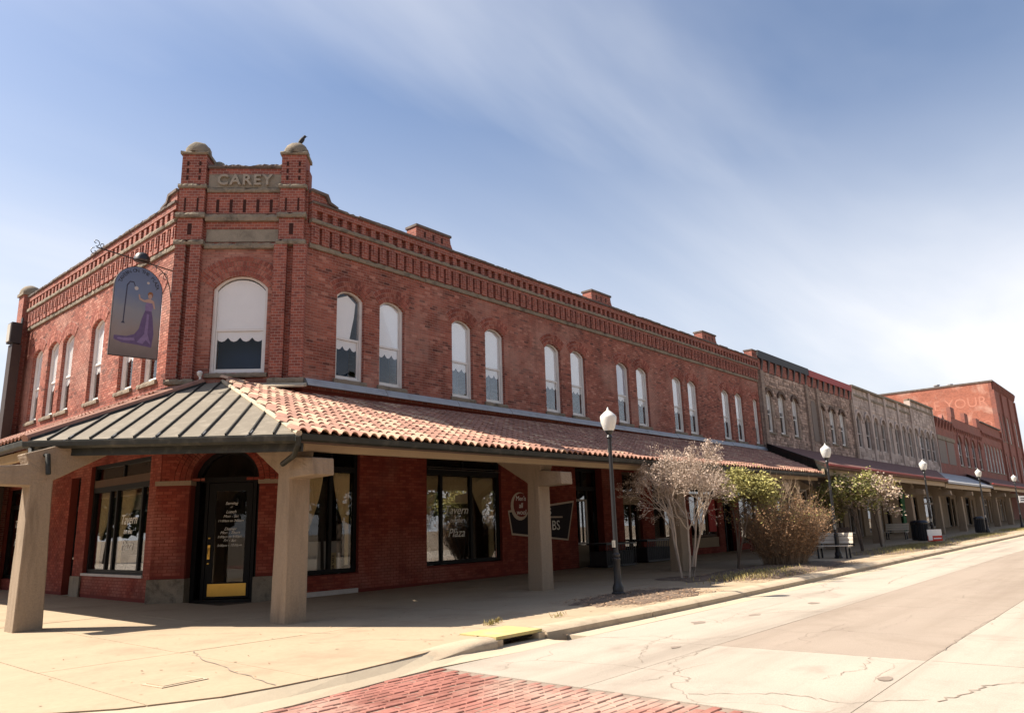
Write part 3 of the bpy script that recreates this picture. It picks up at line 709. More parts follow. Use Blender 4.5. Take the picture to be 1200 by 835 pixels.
# cornice: stone bands, brick corbels and dentils, coping, little battlements
def cornice(T, u0, u1, raised):
    L_ = u1 - u0
    mb = MB(T); u = u0
    while u < u1 - .01:
        w = min(rnd.uniform(1.1, 1.7), u1 - u); mb.rough(u + .004, u + w - .004, -.06 - rnd.uniform(0, .015), .02, 9.05, 9.195, .1, .014); u += w
    mb.build('stone_band', 'stone', bld)
    mb = MB(T); mb.box(u0, u1, -.105, .02, 9.66, 9.755); mb.box(u0, u1, -.135, .3, 10.14, 10.305); mb.box(u0, u1, .0, .30, 9.757, 10.138); mb.build('brick_band', 'brick', bld)
    mb = MB(T); mb.rough(u0, u1, -.16, .02, 9.76, 9.875, .1, .014); mb.build('stone_ledge', 'stone', bld)
    mb = MB(T); u = u0
    while u < u1 - .01:
        w = min(rnd.uniform(.6, 1.0), u1 - u); mb.rough(u, u + w - .006, -.19 + rnd.uniform(-.012, .012), .34, 10.308, 10.388 + rnd.uniform(-.01, .01), .1, .012); u += w
    mb.build('coping', 'coping', bld)
    cm = MB(); cm.box(-.118, .118, -.10, .0, 9.19, 9.66); cm.box(-.05, .05, -.125, -.10, 9.36, 9.66); cme = cm.mesh('corbel', 'brick')
    dm = MB(); dm.box(-.075, .075, -.125, .0, 9.876, 10.14); dme = dm.mesh('dentil', 'brick')
    n = int(L_ / .332); p = L_ / n
    for k in range(n):
        inst('corbel', cme, bld, T @ Matrix.Translation((u0 + p * (k + .5) + rnd.uniform(-.014, .014), rnd.uniform(-.004, .012), rnd.uniform(-.008, .004))))
        inst('dentil', dme, bld, T @ Matrix.Translation((u0 + p * k + .09 + rnd.uniform(-.012, .012), rnd.uniform(0, .012), 0)))
    for (a, b_, top) in raised:
        P = [(a, 10.36), (a, top), (b_, top), (b_ + .03, top - .2), (b_ + .12, top - .36), (b_ + .25, 10.38)] if top < 10.84 or True else []
        mb = MB(T); mb.prism(P, -.12, .32); o = mb.build('battlement', 'brick', bld)
        mb = MB(T); mb.box(a - .03, b_ + .03, -.165, .36, top, top + .075); mb.build('battlement_cap', 'coping', o)
        for k in range(3):
            c = a + (b_ - a) * (k + 1) / 4; MB(T).box(c - .04, c + .04, -.1225, -.119, 10.47, 10.66).build('slot', 'slot_dark', o)
cornice(FR, 10.78, XE - .02, [(14.54, 16.0, 10.76), (23.92, 25.28, 10.76), (33.4, 34.85, 10.76), (39.2, 39.83, 10.76)])
cornice(FL, .45, LL - .02, [])
# raised shoulders beside the corner tower
mb = MB(FR); mb.prism([(10.76, 10.36), (11.5, 10.386), (11.28, 10.44), (11.18, 10.62), (10.76, 10.64)], -.12, .3); o = mb.build('shoulder', 'brick', bld)
MB(FR).prism([(10.74, 10.64), (11.2, 10.62), (11.3, 10.44), (11.6, 10.37), (11.6, 10.42), (11.36, 10.5), (11.26, 10.70), (10.74, 10.715)], -.18, .33).build('coping', 'coping', o)
mb = MB(FL); mb.prism([(LL - .02, 10.36), (LL - .02, 10.64), (LL - .42, 10.62), (LL - .52, 10.44), (LL - .8, 10.386)], -.12, .3); o = mb.build('shoulder', 'brick', bld)
MB(FL).prism([(LL, 10.64), (LL - .44, 10.62), (LL - .54, 10.44), (LL - .9, 10.37), (LL - .9, 10.42), (LL - .6, 10.5), (LL - .5, 10.70), (LL, 10.715)], -.18, .33).build('coping', 'coping', o)
# far left end pier with its small dome
mb = MB(FL); mb.box(-.25, .32, -.26, .3, 0, 10.45); pier = mb.build('end_pier', 'brick', bld)
MB(FL).box(-.31, .38, -.32, .36, 10.45, 10.56).build('cap', 'stone', pier)
MB(FL).lathe([(.36, 0), (.36, .06), (.33, .16), (.24, .27), (.1, .335), (0.01, .35)], (.035, .02, 10.56), 12).build('dome', 'stone', pier, True)

# corner tower on the cut face
for (u0, u1) in ((0.0, .62), (2.57, CL)):
    mb = MB(FC); w = u1 - u0; g0 = u0 + w * .39; g1 = u0 + w * .60
    mb.box(u0 - .02, g0, -.17, 0, 5.45, 9.08); mb.box(g1, u1 + .02, -.17, 0, 5.45, 9.08); mb.box(g0, g1, -.012, 0, 5.45, 9.08)
    pil = mb.build('pilaster', 'brick', bld)
    MB(FC).rough(u0 - .05, u1 + .05, -.205, 0, 5.30, 5.448, .08, .015).build('base_stone', 'stone', pil)
    uc0 = (u0 + u1) / 2
    for (za, zb, hw, pr) in ((9.08, 9.22, .385, .20), (9.84, 9.99, .385, .22), (10.70, 10.82, .375, .20)):
        MB(FC).rough(uc0 - hw, uc0 + hw, -pr, .40, za, zb, .06, .018).build('stone_band', 'stone', pil)
    for (za, zb, hw, pr) in ((9.222, 9.838, .33, .15), (9.992, 10.698, .335, .15), (10.822, 11.70, .325, .13)):
        MB(FC).box(uc0 - hw, uc0 + hw, -pr, .42, za, zb).build('pinnacle_shaft', 'brick', pil)
    sl = [(-.055, .055, .152, 9.36, 9.68)]
    for q in (-1, 1):
        sl.append((q * .165 - .025, q * .165 + .025, .152, 10.04, 10.42))
        for zz in (10.95, 11.16, 11.37): sl.append((q * .16 - .03, q * .16 + .03, .133, zz, zz + .13))
    for (a, c, pr, za, zb) in sl: MB(FC).box(uc0 + a, uc0 + c, -pr, -pr + .003, za, zb).build('slot', 'slot_dark', pil)
    MB(FC).rough(uc0 - .37, uc0 + .37, -.185, .50, 11.702, 11.80, .06, .02).build('cap', 'stone', pil)
    dm = MB(FC); dm.lathe([(.345, 0), (.35, .05), (.345, .10), (.33, .16), (.30, .22), (.26, .28), (.20, .33), (.12, .365), (.01, .38)], (uc0, .15, 11.79), 20); dm.v = [v + Vector((rnd.uniform(-.012, .012), rnd.uniform(-.012, .012), rnd.uniform(-.01, .01))) for v in dm.v]; dm.build('dome', 'stone', pil, True)
mb = MB(FC); mb.box(.70, 2.63, -.06, .3, 11.15, 11.32); mb.box(.70, 2.63, -.07, .3, 9.99, 10.60); mb.box(.70, 2.63, -.05, .01, 9.56, 9.76); tw = mb.build('tower_wall', 'brick', bld)
mb = MB(FC); u = .68
while u < 2.64:
    w = min(rnd.uniform(.3, .5), 2.65 - u); mb.rough(u, u + w - .01, -.12, .34, 11.322, 11.43 + rnd.uniform(-.025, .025), .06, .025); u += w
mb.build('coping', 'coping', tw)
MB(FC).lathe([(.2, 0), (.19, .1), (.13, .2), (.02, .26)], (.86, .25, 11.42), 10).build('coping_scroll', 'stone', tw, True)
MB(FC).box(.70, 2.63, -.055, .0, 10.755, 11.148).build('name_stone', 'stone_name', tw)
tm = text_mesh('CAREY', .42, .035, 0, 'letter_stone', 1.2, .010)
inst('lettering', tm, bld, FC @ Matrix.Translation((1.67, -.088, 10.955)))
for (za, zb, pr) in ((10.602, 10.753, .12), (9.765, 9.985, .14), (9.0, 9.18, .09)): MB(FC).rough(.69, 2.64, -pr, .0, za, zb - .02, .08, .018).build('stone_ledge', 'stone', tw)
MB(FC).box(.72, 2.61, -.035, .0, 9.20, 9.555).build('blank_stone', 'stone_name', tw)
for k in range(5): MB(FC).box(.98 + k * .355 - .04, .98 + k * .355 + .04, -.073, -.069, 10.03, 10.40).build('slot', 'slot_dark', tw)
# roof and rear shell so that no light leaks in
mb = MB(); mb.prismz([(8.7, 19.1), (10.9, 16.85), (XE, 16.85), (XE, 31.0), (8.7, 31.0)], 9.75, 9.85); mb.build('roof', 'coping', bld)
mb = MB(); mb.box(XE - .3, XE, 16.86, 31.1, 0, 10.3); mb.box(8.37, XE - .31, 30.75, 31.1, 0, 9.74); mb.build('rear_wall', 'brick', bld)
mb = MB(); mb.prismz([(8.75, 19.2), (11.0, 16.9), (XE - .31, 16.9), (XE - .31, 30.7), (8.75, 30.7)], 4.5, 4.6); mb.build('upper_floor', 'dark_interior', bld)

# ------------------------------------------------------------------ ground floor
def storefront(T, u0, u1, z0, z1, mull, ztr, parent=bld, mat='black_wood', fw_=.10, dep=.10, room=True, head=True, top=None):
    top = top or z1
    mb = MB(T); mb.box(u0, u0 + fw_, dep, dep + .14, z0, z1); mb.box(u1 - fw_, u1, dep, dep + .14, z0, z1)
    mb.box(u0 + fw_, u1 - fw_, dep, dep + .14, z0, z0 + fw_); mb.box(u0 + fw_, u1 - fw_, dep, dep + .14, z1 - fw_, z1)
    mb.box(u0 + fw_, u1 - fw_, dep - .02, dep + .13, ztr - .07, ztr + .07)
    ms = [u0 + fw_] + [m_ for m_ in mull] + [u1 - fw_]
    for m_ in mull: mb.box(m_ - .045, m_ + .045, dep + .012, dep + .128, z0 + fw_, ztr - .07)
    w = mb.build('shop_window', mat, parent)
    for a, b_ in zip(ms[:-1], ms[1:]): MB(T).box(a + .03, b_ - .03, dep + .055, dep + .061, z0 + fw_ - .01, ztr - .06).build('pane', 'glass', w)
    if z1 - ztr > .3:
        mb = MB(T); c = (u0 + u1) / 2; mb.box(c - .035, c + .035, dep + .02, dep + .12, ztr + .07, z1 - fw_); mb.build('transom_bar', mat, w)
        MB(T).box(u0 + fw_ - .01, u1 - fw_ + .01, dep + .055, dep + .061, ztr + .06, z1 - fw_ + .01).build('pane', 'glass', w)
    if room:
        mb = MB(T); mb.box(u0 - .3, u1 + .3, 1.9, 1.95, 0, 4.4); mb.box(u0 - .36, u0 - .31, .36, 1.9, 0, 4.4); mb.box(u1 + .31, u1 + .36, .36, 1.9, 0, 4.4); mb.box(u0 - .3, u1 + .3, .36, 1.89, z0 - .25, z0 - .05); mb.build('dark_room', 'dark_interior', w)
    return w
# street front
opsRg = [(10.98, 12.62, .50, 3.75, 0), (15.05, 18.32, .52, 3.72, 0), (22.40, 24.10, 0, 3.65, 0), (25.50, 26.85, .0, 3.6, 0), (27.76, 29.9, .42, 3.3, 0), (30.9, 33.6, .42, 3.3, 0), (34.2, 35.4, 0, 3.2, 0), (36.0, 38.9, .45, 3.3, 0)]
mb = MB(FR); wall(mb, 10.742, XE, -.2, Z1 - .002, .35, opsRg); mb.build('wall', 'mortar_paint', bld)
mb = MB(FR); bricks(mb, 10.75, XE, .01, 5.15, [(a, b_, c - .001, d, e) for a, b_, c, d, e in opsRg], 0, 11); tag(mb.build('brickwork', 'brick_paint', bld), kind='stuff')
MB(FR).box(10.96, 12.60, -.05, -.016, .0, .115).build('white_kickboard', 'white_old', bld)
w1 = storefront(FR, 10.98, 12.62, .52, 3.75, [11.80], 3.16)
w2 = storefront(FR, 15.05, 18.32, .54, 3.72, [15.76, 17.04], 3.22)
mb = MB(FR)
for k, zz in ((0, 3.36), (1, 3.30)): mb.tube([(15.1, .02 - k * .03, zz), (18.25, .02 - k * .03, zz)], .012, n=5)
mb.build('awning_rod', 'silver', w2)
w3 = storefront(FR, 22.40, 24.10, .02, 3.63, [22.95, 23.5], 2.9, mat='black_wood', dep=.3)
MB(FR).box(22.52, 23.42, .26, .34, .08, .84).build('wood_base', 'wood_panel', w3)
mb = MB(FR); mb.ring([(22.52, .86), (22.52, 2.5), (23.4, 2.5), (23.4, .86)], [(22.60, .94), (22.60, 2.42), (23.32, 2.42), (23.32, .94)], .25, .29, True); mb.build('inner_frame', 'white_old', w3)
w4 = storefront(FR, 25.5, 26.85, .02, 3.58, [26.2], 2.75, mat='brown_trim', dep=.12)
MB(FR).box(25.52, 26.83, .06, .118, 2.3, 2.62).build('panel', 'wood_panel', w4)
w5 = storefront(FR, 27.76, 29.9, .88, 3.28, [28.8], 2.75, mat='brown_trim')
MB(FR).box(27.78, 29.88, .03, .10, .42, .86).build('base_panel', 'wood_panel', w5); MB(FR).box(27.74, 29.92, -.03, .12, .862, .93).build('sill', 'white_old', w5)
w6 = storefront(FR, 30.9, 33.6, .88, 3.28, [31.8, 32.7], 2.75, mat='brown_trim')
MB(FR).box(30.92, 33.58, .03, .10, .42, .86).build('base_panel', 'wood_panel', w6)
MB(FR).box(32.8, 33.5, .06, .11, 1.1, 2.6).build('red_panel', 'red_paint', w6)
w7 = storefront(FR, 34.2, 35.4, .02, 3.18, [34.8], 2.4, mat='black_wood', dep=.2)
w8 = storefront(FR, 36.0, 38.9, .47, 3.28, [37, 38], 2.75, mat='brown_trim')
# left front
opsLg = [(.4, 2.3, .35, 3.3, 0), (6.25, 6.98, 0, 3.35, 0), (7.72, 11.60, .60, 3.6, 0)]
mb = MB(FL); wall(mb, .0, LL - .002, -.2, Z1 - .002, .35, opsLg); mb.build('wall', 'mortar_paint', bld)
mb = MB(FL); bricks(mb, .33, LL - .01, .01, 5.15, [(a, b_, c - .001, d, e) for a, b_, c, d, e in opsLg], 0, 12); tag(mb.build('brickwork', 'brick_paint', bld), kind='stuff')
l1 = storefront(FL, 7.72, 11.60, .64, 3.6, [8.9, 9.35, 10.95], 2.90)
MB(FL).box(7.70, 11.62, -.04, .10, .575, .638).build('sill', 'white_old', l1)
MB(FL).box(7.84, 11.48, .07, .0985, 2.97, 3.17).build('sign_band', 'brown_trim', l1)
l2 = storefront(FL, .4, 2.3, .37, 3.28, [], 2.7)
dl = storefront(FL, 6.25, 6.98, .02, 3.33, [], 2.45, mat='black_wood', dep=.2, fw_=.07)
MB(FL).box(6.33, 6.90, .24, .28, .06, .68).build('kick_panel', 'grey_card', dl)
MB(FL).lathe([(.03, 0), (.035, .03), (.02, .06)], (6.40, .2, 1.0), 8).build('knob', 'silver', dl)
for T, a, b_, zt in ((FL, 6.99, 7.70, 3.6),): MB(T).box(a, b_, -.06, -.02, 0, .55).build('plinth', 'stone', bld)
# cut corner: stepped brick arch and the black entrance door
UA, WA, ZSP = 1.585, 1.67, 2.87
opsCg = [(UA - WA / 2, UA + WA / 2, -.2, ZSP, WA / 2 - .02)]
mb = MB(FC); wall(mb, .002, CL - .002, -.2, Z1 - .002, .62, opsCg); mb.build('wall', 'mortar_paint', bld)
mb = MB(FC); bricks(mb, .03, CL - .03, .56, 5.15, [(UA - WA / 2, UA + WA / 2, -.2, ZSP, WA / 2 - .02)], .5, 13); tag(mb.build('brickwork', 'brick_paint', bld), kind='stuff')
inst('brick_arch', arch_mesh(WA, WA / 2, 4, .125, 'brick_paint', .07)[0], bld, FC @ Matrix.Translation((UA, 0, ZSP)))
for (a, b_) in ((-.10, UA - WA / 2 + .02), (UA + WA / 2 - .02, CL + .1)):
    MB(FC).box(a, b_, -.07, .3, ZSP - .09, ZSP + .02).build('impost', 'concrete_col', bld)
    MB(FC).box(a - .02, b_, -.10, .3, -.1, .55).build('plinth', 'stone', bld)
    mb = MB(FC); mb.box(a + .03, b_ - .03, -.045, 0, .552, ZSP - .092); mb.build('pier_face', 'mortar_paint', bld)
    mb = MB(FC @ Matrix.Translation((0, -.047, 0))); bricks(mb, a + .03, b_ - .03, .56, ZSP - .095, [], 0, int(a * 10) + 40); tag(mb.build('brickwork', 'brick_paint', bld), kind='stuff')
dr = MB(FC)
OUT = [(UA - WA / 2, 0.02)] + [(x + UA, z) for x, z in arc(WA, ZSP, WA / 2 - .02, 14)] + [(UA + WA / 2, 0.02)]
wi = WA - .22; INN = [(UA - wi / 2, 0.02)] + [(x + UA, z) for x, z in arc(wi, ZSP, wi / 2 - .02, 14)] + [(UA + wi / 2, 0.02)]
dr.ring(OUT, INN, .32, .5); dr.box(UA - wi / 2, UA + wi / 2, .34, .48, 2.86, 2.99); dr.box(1.0, 1.075, .36, .46, .02, 2.86); dr.box(2.18, 2.26, .36, .46, .02, 2.86)
door = dr.build('entrance', 'black_wood', bld)
mb = MB(FC); mb.ring([(1.09, .04), (1.09, 2.84), (2.165, 2.84), (2.165, .04)], [(1.255, .42), (1.255, 2.64), (2.02, 2.64), (2.02, .42)], .37, .43, True); mb.build('door', 'black_wood', door)
MB(FC).box(1.24, 2.03, .395, .401, .41, 2.65).build('pane', 'glass', door)
mb = MB(FC); mb.prism([(x + UA, z) for x, z in arc(wi - .02, 2.99, wi / 2 - .15, 14)], .40, .405); mb.build('fanlight', 'glass', door)
MB(FC).box(1.17, 2.10, .358, .367, .09, .385).build('kick_plate', 'brass', door)
mb = MB(FC); mb.box(1.125, 1.185, .355, .369, .98, 1.32); mb.tube([(1.155, .32, 1.05), (1.155, .29, 1.15), (1.155, .32, 1.25)], .012, n=6); mb.lathe([(.028, 0), (.028, .03)], (1.155, .35, 1.47), 8); mb.lathe([(.03, 0), (.03, .03)], (1.155, .35, .86), 8); mb.build('handle', 'brass', door, True)
for (txt, zz, sz) in (('Serving', 2.33, .105), ('of', 2.24, .06), ('Lunch', 2.12, .105), ('Mon - Sat', 2.01, .095), ('11:00am to 2:00pm', 1.90, .082), ('Dinner', 1.70, .105), ('Mon - Thurs', 1.61, .095), ('5:00pm to 9:00pm', 1.51, .082), ('Fri - Sat', 1.42, .095), ('5:00pm - 10:00pm', 1.30, .082)):
    inst('lettering', text_mesh(txt, sz, .001, .35), bld, FC @ Matrix.Translation((1.64, .390, zz)))
mb = MB(FC); mb.box(.6, 2.6, 1.6, 1.65, -.05, 4.4); mb.box(.5, .55, .64, 1.6, -.05, 4.4); mb.box(2.6, 2.65, .64, 1.6, -.05, 4.4); mb.build('dark_room', 'dark_interior', door)
MB(FC).box(.55, 2.6, .33, 1.59, -.06, .015).build('threshold', 'dark_interior', door)

# lettering on shop glass
def letters(T, u, y, rows, shear=.35):
    for (txt, zz, sz) in rows: inst('lettering', text_mesh(txt, sz, .001, shear), bld, T @ Matrix.Translation((u, y, zz)))
letters(FR, 16.40, .148, [('Tavern', 2.10, .36), ('on the', 1.80, .2), ('Plaza', 1.42, .36)])
letters(FL, 10.15, .148, [('Tavern', 2.02, .36), ('on the', 1.72, .2), ('Plaza', 1.36, .36)])
letters(FL, 1.35, .148, [('Tavern', 2.12, .34), ('on the', 1.84, .19), ('Plaza', 1.52, .34)])
# painted wall advertisement between the shop fronts
ad = MB(FR); ad.prism([(18.66, 2.02), (18.80, 1.36), (21.74, 1.10), (22.14, 2.36)], -.026, -.018); ado = ad.build('painted_sign', 'paint_dark', bld)
mb = MB(FR); mb.ring([(18.60, 2.08), (18.76, 1.30), (21.79, 1.04), (22.21, 2.43)], [(18.66, 2.02), (18.80, 1.36), (21.74, 1.10), (22.14, 2.36)], -.027, -.018, True); mb.build('border', 'paint_cream', ado)
mb = MB(FR); n = 22
mb.prism([(19.20 + .46 * math.cos(6.283 * k / n), 2.22 + .46 * math.sin(6.283 * k / n)) for k in range(n)], -.032, -.024); mb.build('disc_rim', 'paint_cream', ado)
mb = MB(FR); mb.prism([(19.26 + .39 * math.cos(6.283 * k / n), 2.26 + .39 * math.sin(6.283 * k / n)) for k in range(n)], -.037, -.028); mb.build('disc', 'paint_maroon', ado)
for (txt, u, zz, sz, sh) in (("Men's", 19.24, 2.47, .22, .1), ('all', 19.24, 2.24, .24, .1), ('wool', 19.26, 2.02, .24, .1), ('S', 20.80, 2.04, .30, 0), ('BS', 21.10, 1.56, .46, 0)):
    inst('lettering', text_mesh(txt, sz, .003, sh), bld, FR @ Matrix.Translation((u, -.040 if u < 20 else -.030, zz)))
MB(FR).box(20.6, 21.5, -.031, -.027, 1.83, 1.88).build('rule', 'paint_cream', ado)

# ------------------------------------------------------------------ covered walk: tile roof, metal hip, columns
SL = .335
def zt(x, y): return 3.24 + .0071 * max(0, x - 7.5) + SL * (y - 11.2)
ER = (7.25, 11.2); EL = (4.60, 16.2)
PR = FC @ Vector((1.39, -.10, 0)); PL = FC @ Vector((.92, -.10, 0))
def hip_x(y): return ER[0] + (y - ER[1]) * (PR.x - ER[0]) / (PR.y - ER[1])
awn = thing('tile_awning', (20, 13.5, 3.2), 'clay tile canopy roof along the street side of the corner building', 'awning roof')
deck = [(ER[0] + .05, ER[1] + .03), (33.1, 11.23), (39.9, 16.42), (10.78, 16.42), (PR.x + .2, PR.y - .2)]
MB().prismz(deck, lambda x, y: zt(x, y) - .20, lambda x, y: zt(x, y) - .04).build('roof_deck', 'brown_trim', awn)
TW, TDY = .218, .372
def tile_mesh(pale):
    mb = MB(); L_ = TDY * 1.08; prof = [(0, .0), (.02, .035), (.05, .058), (.085, .066), (.12, .058), (.15, .035), (.17, .004), (.195, -.006), (.218, .0)]
    vs = []
    for (yy, dz) in ((0, .026), (L_, .0)):
        for (x, z) in prof: vs.append((x, yy, z + dz + yy * SL))
    n = len(prof); fs = [(i, i + 1, n + i + 1, n + i) for i in range(n - 1)]
    for (x, z) in prof: vs.append((x, .012, z + .026 - .02))
    fs += [(i, 2 * n + i, 2 * n + i + 1, i + 1) for i in range(n - 1)]
    return mb.add(vs, fs)
tl = tile_mesh(0)
tmesh = [tl.mesh('roof_tile', 'tile'), tl.mesh('roof_tile', 'tile_pale')]
tiles = []
r = 0
while True:
    y = 11.12 + r * TDY
    if y > 18.2: break
    x = 7.0
    while x < 40:
        ok = x + .05 > hip_x(y + .1) and x < 33.0 + (y - 11.2) * 1.28 - .1
        if ok and x + TW > 10.7: ok = y + TDY < 16.60
        elif ok: ok = (x + y + TDY + .05) < 27.08
        if ok: tiles.append((x, y))
        x += TW
    r += 1
def tkey(p): return (Vector((p[0], p[1], zt(*p))) - Vector((0, 0, 1.5))).length
tiles.sort(key=tkey)
tb = MB(); tb2 = MB()
for i, (x, y) in enumerate(tiles):
    q = rnd.random(); pale = 1 if q < (.45 if x < 13.5 else .15) else 0  # pale tiles denser near the corner: sunlit paleness put into the tile colour
    T = Matrix.Translation((x + rnd.uniform(-.006, .006), y + rnd.uniform(-.012, .012), zt(x, y) + rnd.uniform(0, .008)))
    if i < 300: inst('roof_tile', tmesh[pale], awn, T)
    else:
        tgt = tb2 if pale else tb; tgt.T = T; tgt.add(tl.v, tl.f)
tb.T = tb2.T = None
tag(tb.build('roof_tiles', 'tile', awn), kind='stuff'); tag(tb2.build('roof_tiles', 'tile_pale', awn), kind='stuff')
# flashing where the tiles meet the wall
mb = MB(FR); u = 10.75
while u < 39.8:
    w = min(rnd.uniform(2.2, 3.2), 39.85 - u); t0 = rnd.uniform(-.012, .012)
    mb.prismx([(-.015, 5.46 + t0), (-.10, 5.44 + t0), (-.22, 5.30 + t0), (-.24, 5.235 + t0), (-.015, 5.28)], u + .01, u + w - .01); u += w
mb.build('flashing', 'flashing', awn)
MB(FC).prismx([(-.18, 5.30), (-.30, 5.27), (-.55, 5.16), (-.55, 5.12), (-.18, 5.2)], 1.45, CL + .15).build('corner_flashing', 'gutter_concrete', awn)
# gutter and fascia of the street side
def gutter(parent, p, q, z0, z1, rr=.075, inward=(0, 1)):
    p = Vector((p[0], p[1], 0)); q = Vector((q[0], q[1], 0)); d = (q - p).normalized(); nrm = Vector((inward[0], inward[1], 0))
    prof = [(-.14, .0), (-.14, -.02), (-.125, -.10), (-.06, -.135), (.0, -.135), (.0, .0), (-.012, .0), (-.012, -.12), (-.06, -.12), (-.115, -.09), (-.128, -.0)]
    vs = []
    for P_, z in ((p, z0), (q, z1)):
        for a, b_ in prof: v = P_ + nrm * a; vs.append((v.x, v.y, z + b_))
    n = len(prof); MB().add(vs, [(i, (i + 1) % n, (i + 1) % n + n, i + n) for i in range(n)] + [tuple(range(n)), tuple(range(2 * n - 1, n - 1, -1))]).build('gutter', 'gutter', parent)
gutter(awn, (7.30, 11.30), (33.2, 11.30), 3.21, 3.21 + .0071 * 25.7)
def fz(x): return .0071 * max(0, x - 7.5)
mb = MB(); mb.add([(7.6, 11.52, 2.96), (33.2, 11.52, 2.96 + fz(33.2)), (33.2, 11.52, 3.13 + fz(33.2)), (7.6, 11.52, 3.13), (7.6, 11.68, 2.96), (33.2, 11.68, 2.96 + fz(33.2)), (33.2, 11.68, 3.17 + fz(33.2)), (7.6, 11.68, 3.17)],
       [(0, 1, 2, 3), (4, 7, 6, 5), (0, 4, 5, 1), (3, 2, 6, 7), (0, 3, 7, 4), (1, 5, 6, 2)]); mb.build('edge_beam', 'fascia', awn)
mb = MB(); mb.add([(7.4, 11.305, 3.06), (33.2, 11.305, 3.06 + fz(33.2)), (33.2, 11.305, 3.19 + fz(33.2)), (7.4, 11.305, 3.19), (7.4, 11.33, 3.06), (33.2, 11.33, 3.06 + fz(33.2)), (33.2, 11.33, 3.19 + fz(33.2)), (7.4, 11.33, 3.19)],
       [(0, 1, 2, 3), (4, 7, 6, 5), (0, 4, 5, 1), (3, 2, 6, 7), (0, 3, 7, 4), (1, 5, 6, 2)]); mb.build('fascia_board', 'gutter', awn)
# metal hip over the cut corner: one panel between every pair of seams
hip = thing('metal_awning', (6.5, 14.5, 3.2), 'grey standing seam metal canopy over the cut corner entrance', 'awning roof')
e0 = Vector((EL[0], EL[1], 3.37)); e1 = Vector((ER[0], ER[1], 3.18)); ed = (e1 - e0); EW = ed.length; ed.normalize()
sv = Vector((.63, .78, .39)).normalized()
nv = ed.cross(sv).normalized()
if nv.z < 0: nv = -nv
def HW(w, s_, h=0): return e0 + ed * w + sv * s_ + nv * h
def ws(P_):                              # eave distance and slope distance of a point
    d_ = Vector((P_.x, P_.y)) - Vector((e0.x, e0.y)); det = ed.x * sv.y - ed.y * sv.x
    return ((d_.x * sv.y - d_.y * sv.x) / det, (ed.x * d_.y - ed.y * d_.x) / det)
(wPL, sPL), (wPR, sPR) = ws(PL), ws(PR); SLn = max(sPL, sPR)
trap = [(0, 0), (EW, 0), (wPR, sPR), (wPL, sPL)]
npan = 12
for k in range(npan):
    a, b_ = EW * k / npan, EW * (k + 1) / npan
    p = clip_rect(trap, a + .002, b_ - .002, -.03, SLn)
    if len(p) < 3: continue
    n = len(p); h0 = rnd.uniform(-.003, .003)
    MB().add([HW(w, s_, .02 + h0) for w, s_ in p] + [HW(w, s_, -.02) for w, s_ in p], [tuple(range(n)), tuple(range(2 * n - 1, n - 1, -1))] + [(i, i + n, (i + 1) % n + n, (i + 1) % n) for i in range(n)]).build('roof_panel', 'roof_metal', hip)
    if k:
        s1 = max(v_[1] for v_ in clip_rect(trap, a - .01, a + .01, -.03, 99)) - .02
        mb = MB(); mb.add([HW(a - .014, 0, .01), HW(a + .014, 0, .01), HW(a + .014, s1, .01), HW(a - .014, s1, .01), HW(a - .014, 0, .06), HW(a + .014, 0, .06), HW(a + .014, s1, .06), HW(a - .014, s1, .06)],
               [(0, 3, 2, 1), (4, 5, 6, 7), (0, 1, 5, 4), (1, 2, 6, 5), (2, 3, 7, 6), (3, 0, 4, 7)]); mb.build('seam', 'gutter', hip)
MB().tube([HW(EW + .02, -.02, .035), HW(wPR + .02, sPR, .035)], .055, n=8).build('hip_cap', 'gutter_concrete', hip, True)
MB().tube([HW(-.04, .0, .06), HW(wPL - .02, sPL, .07)], .085, n=8).build('hip_cap', 'tile', hip, True)
MB().tube([HW(.03, .06, .02), HW(wPL + .04, sPL, .02)], .06, n=8).build('hip_gutter', 'gutter', hip, True)
inw = Vector((-ed.y, ed.x, 0)).normalized()
gutter(hip, (e0.x + .02, e0.y - .02), (e1.x, e1.y), 3.36, 3.17, inward=(inw.x, inw.y))
q0 = e0 + inw * .12; q1 = e1 + inw * .12; q0.z -= .2; q1.z -= .2
MB().add([q0 - Vector((0, 0, .07)), q1 - Vector((0, 0, .07)), q1 + Vector((0, 0, .2)), q0 + Vector((0, 0, .2))] + [q + inw * .07 + Vector((0, 0, h)) for q, h in ((q0, -.07), (q1, -.07), (q1, .2), (q0, .2))],
         [(0, 1, 2, 3), (4, 7, 6, 5), (0, 4, 5, 1), (3, 2, 6, 7), (0, 3, 7, 4), (1, 5, 6, 2)]).build('fascia_board', 'gutter', hip)
for k in range(1, 6):
    w = EW * k / 6; p = HW(w, 0, 0); MB().tube([p - inw * .13 - Vector((0, 0, .01)), p - inw * .02 + Vector((0, 0, .03)), p + inw * .10 + Vector((0, 0, .12))], .007, n=5).build('gutter_strap', 'flashing', hip)
MB().tube([(7.22, 11.16, 3.15), (7.24, 11.18, 3.02), (7.36, 11.48, 2.86), (7.40, 11.9, 2.74)], .05, n=8).build('downspout', 'gutter', hip, True)
MB().tube([(4.62, 16.0, 3.22), (4.60, 15.9, 3.10), (4.70, 15.55, 3.05), (4.72, 15.36, 3.05), (4.74, 15.30, 2.70)], .045, n=8).build('downspout', 'gutter', hip, True)
MB().add([(e0.x + .2, e0.y, 3.2), (e1.x + .05, e1.y + .2, 3.04), (PR.x, PR.y, 5.2), (PL.x, PL.y, 5.2)], [(0, 1, 2, 3)]).build('soffit', 'brown_trim', hip)
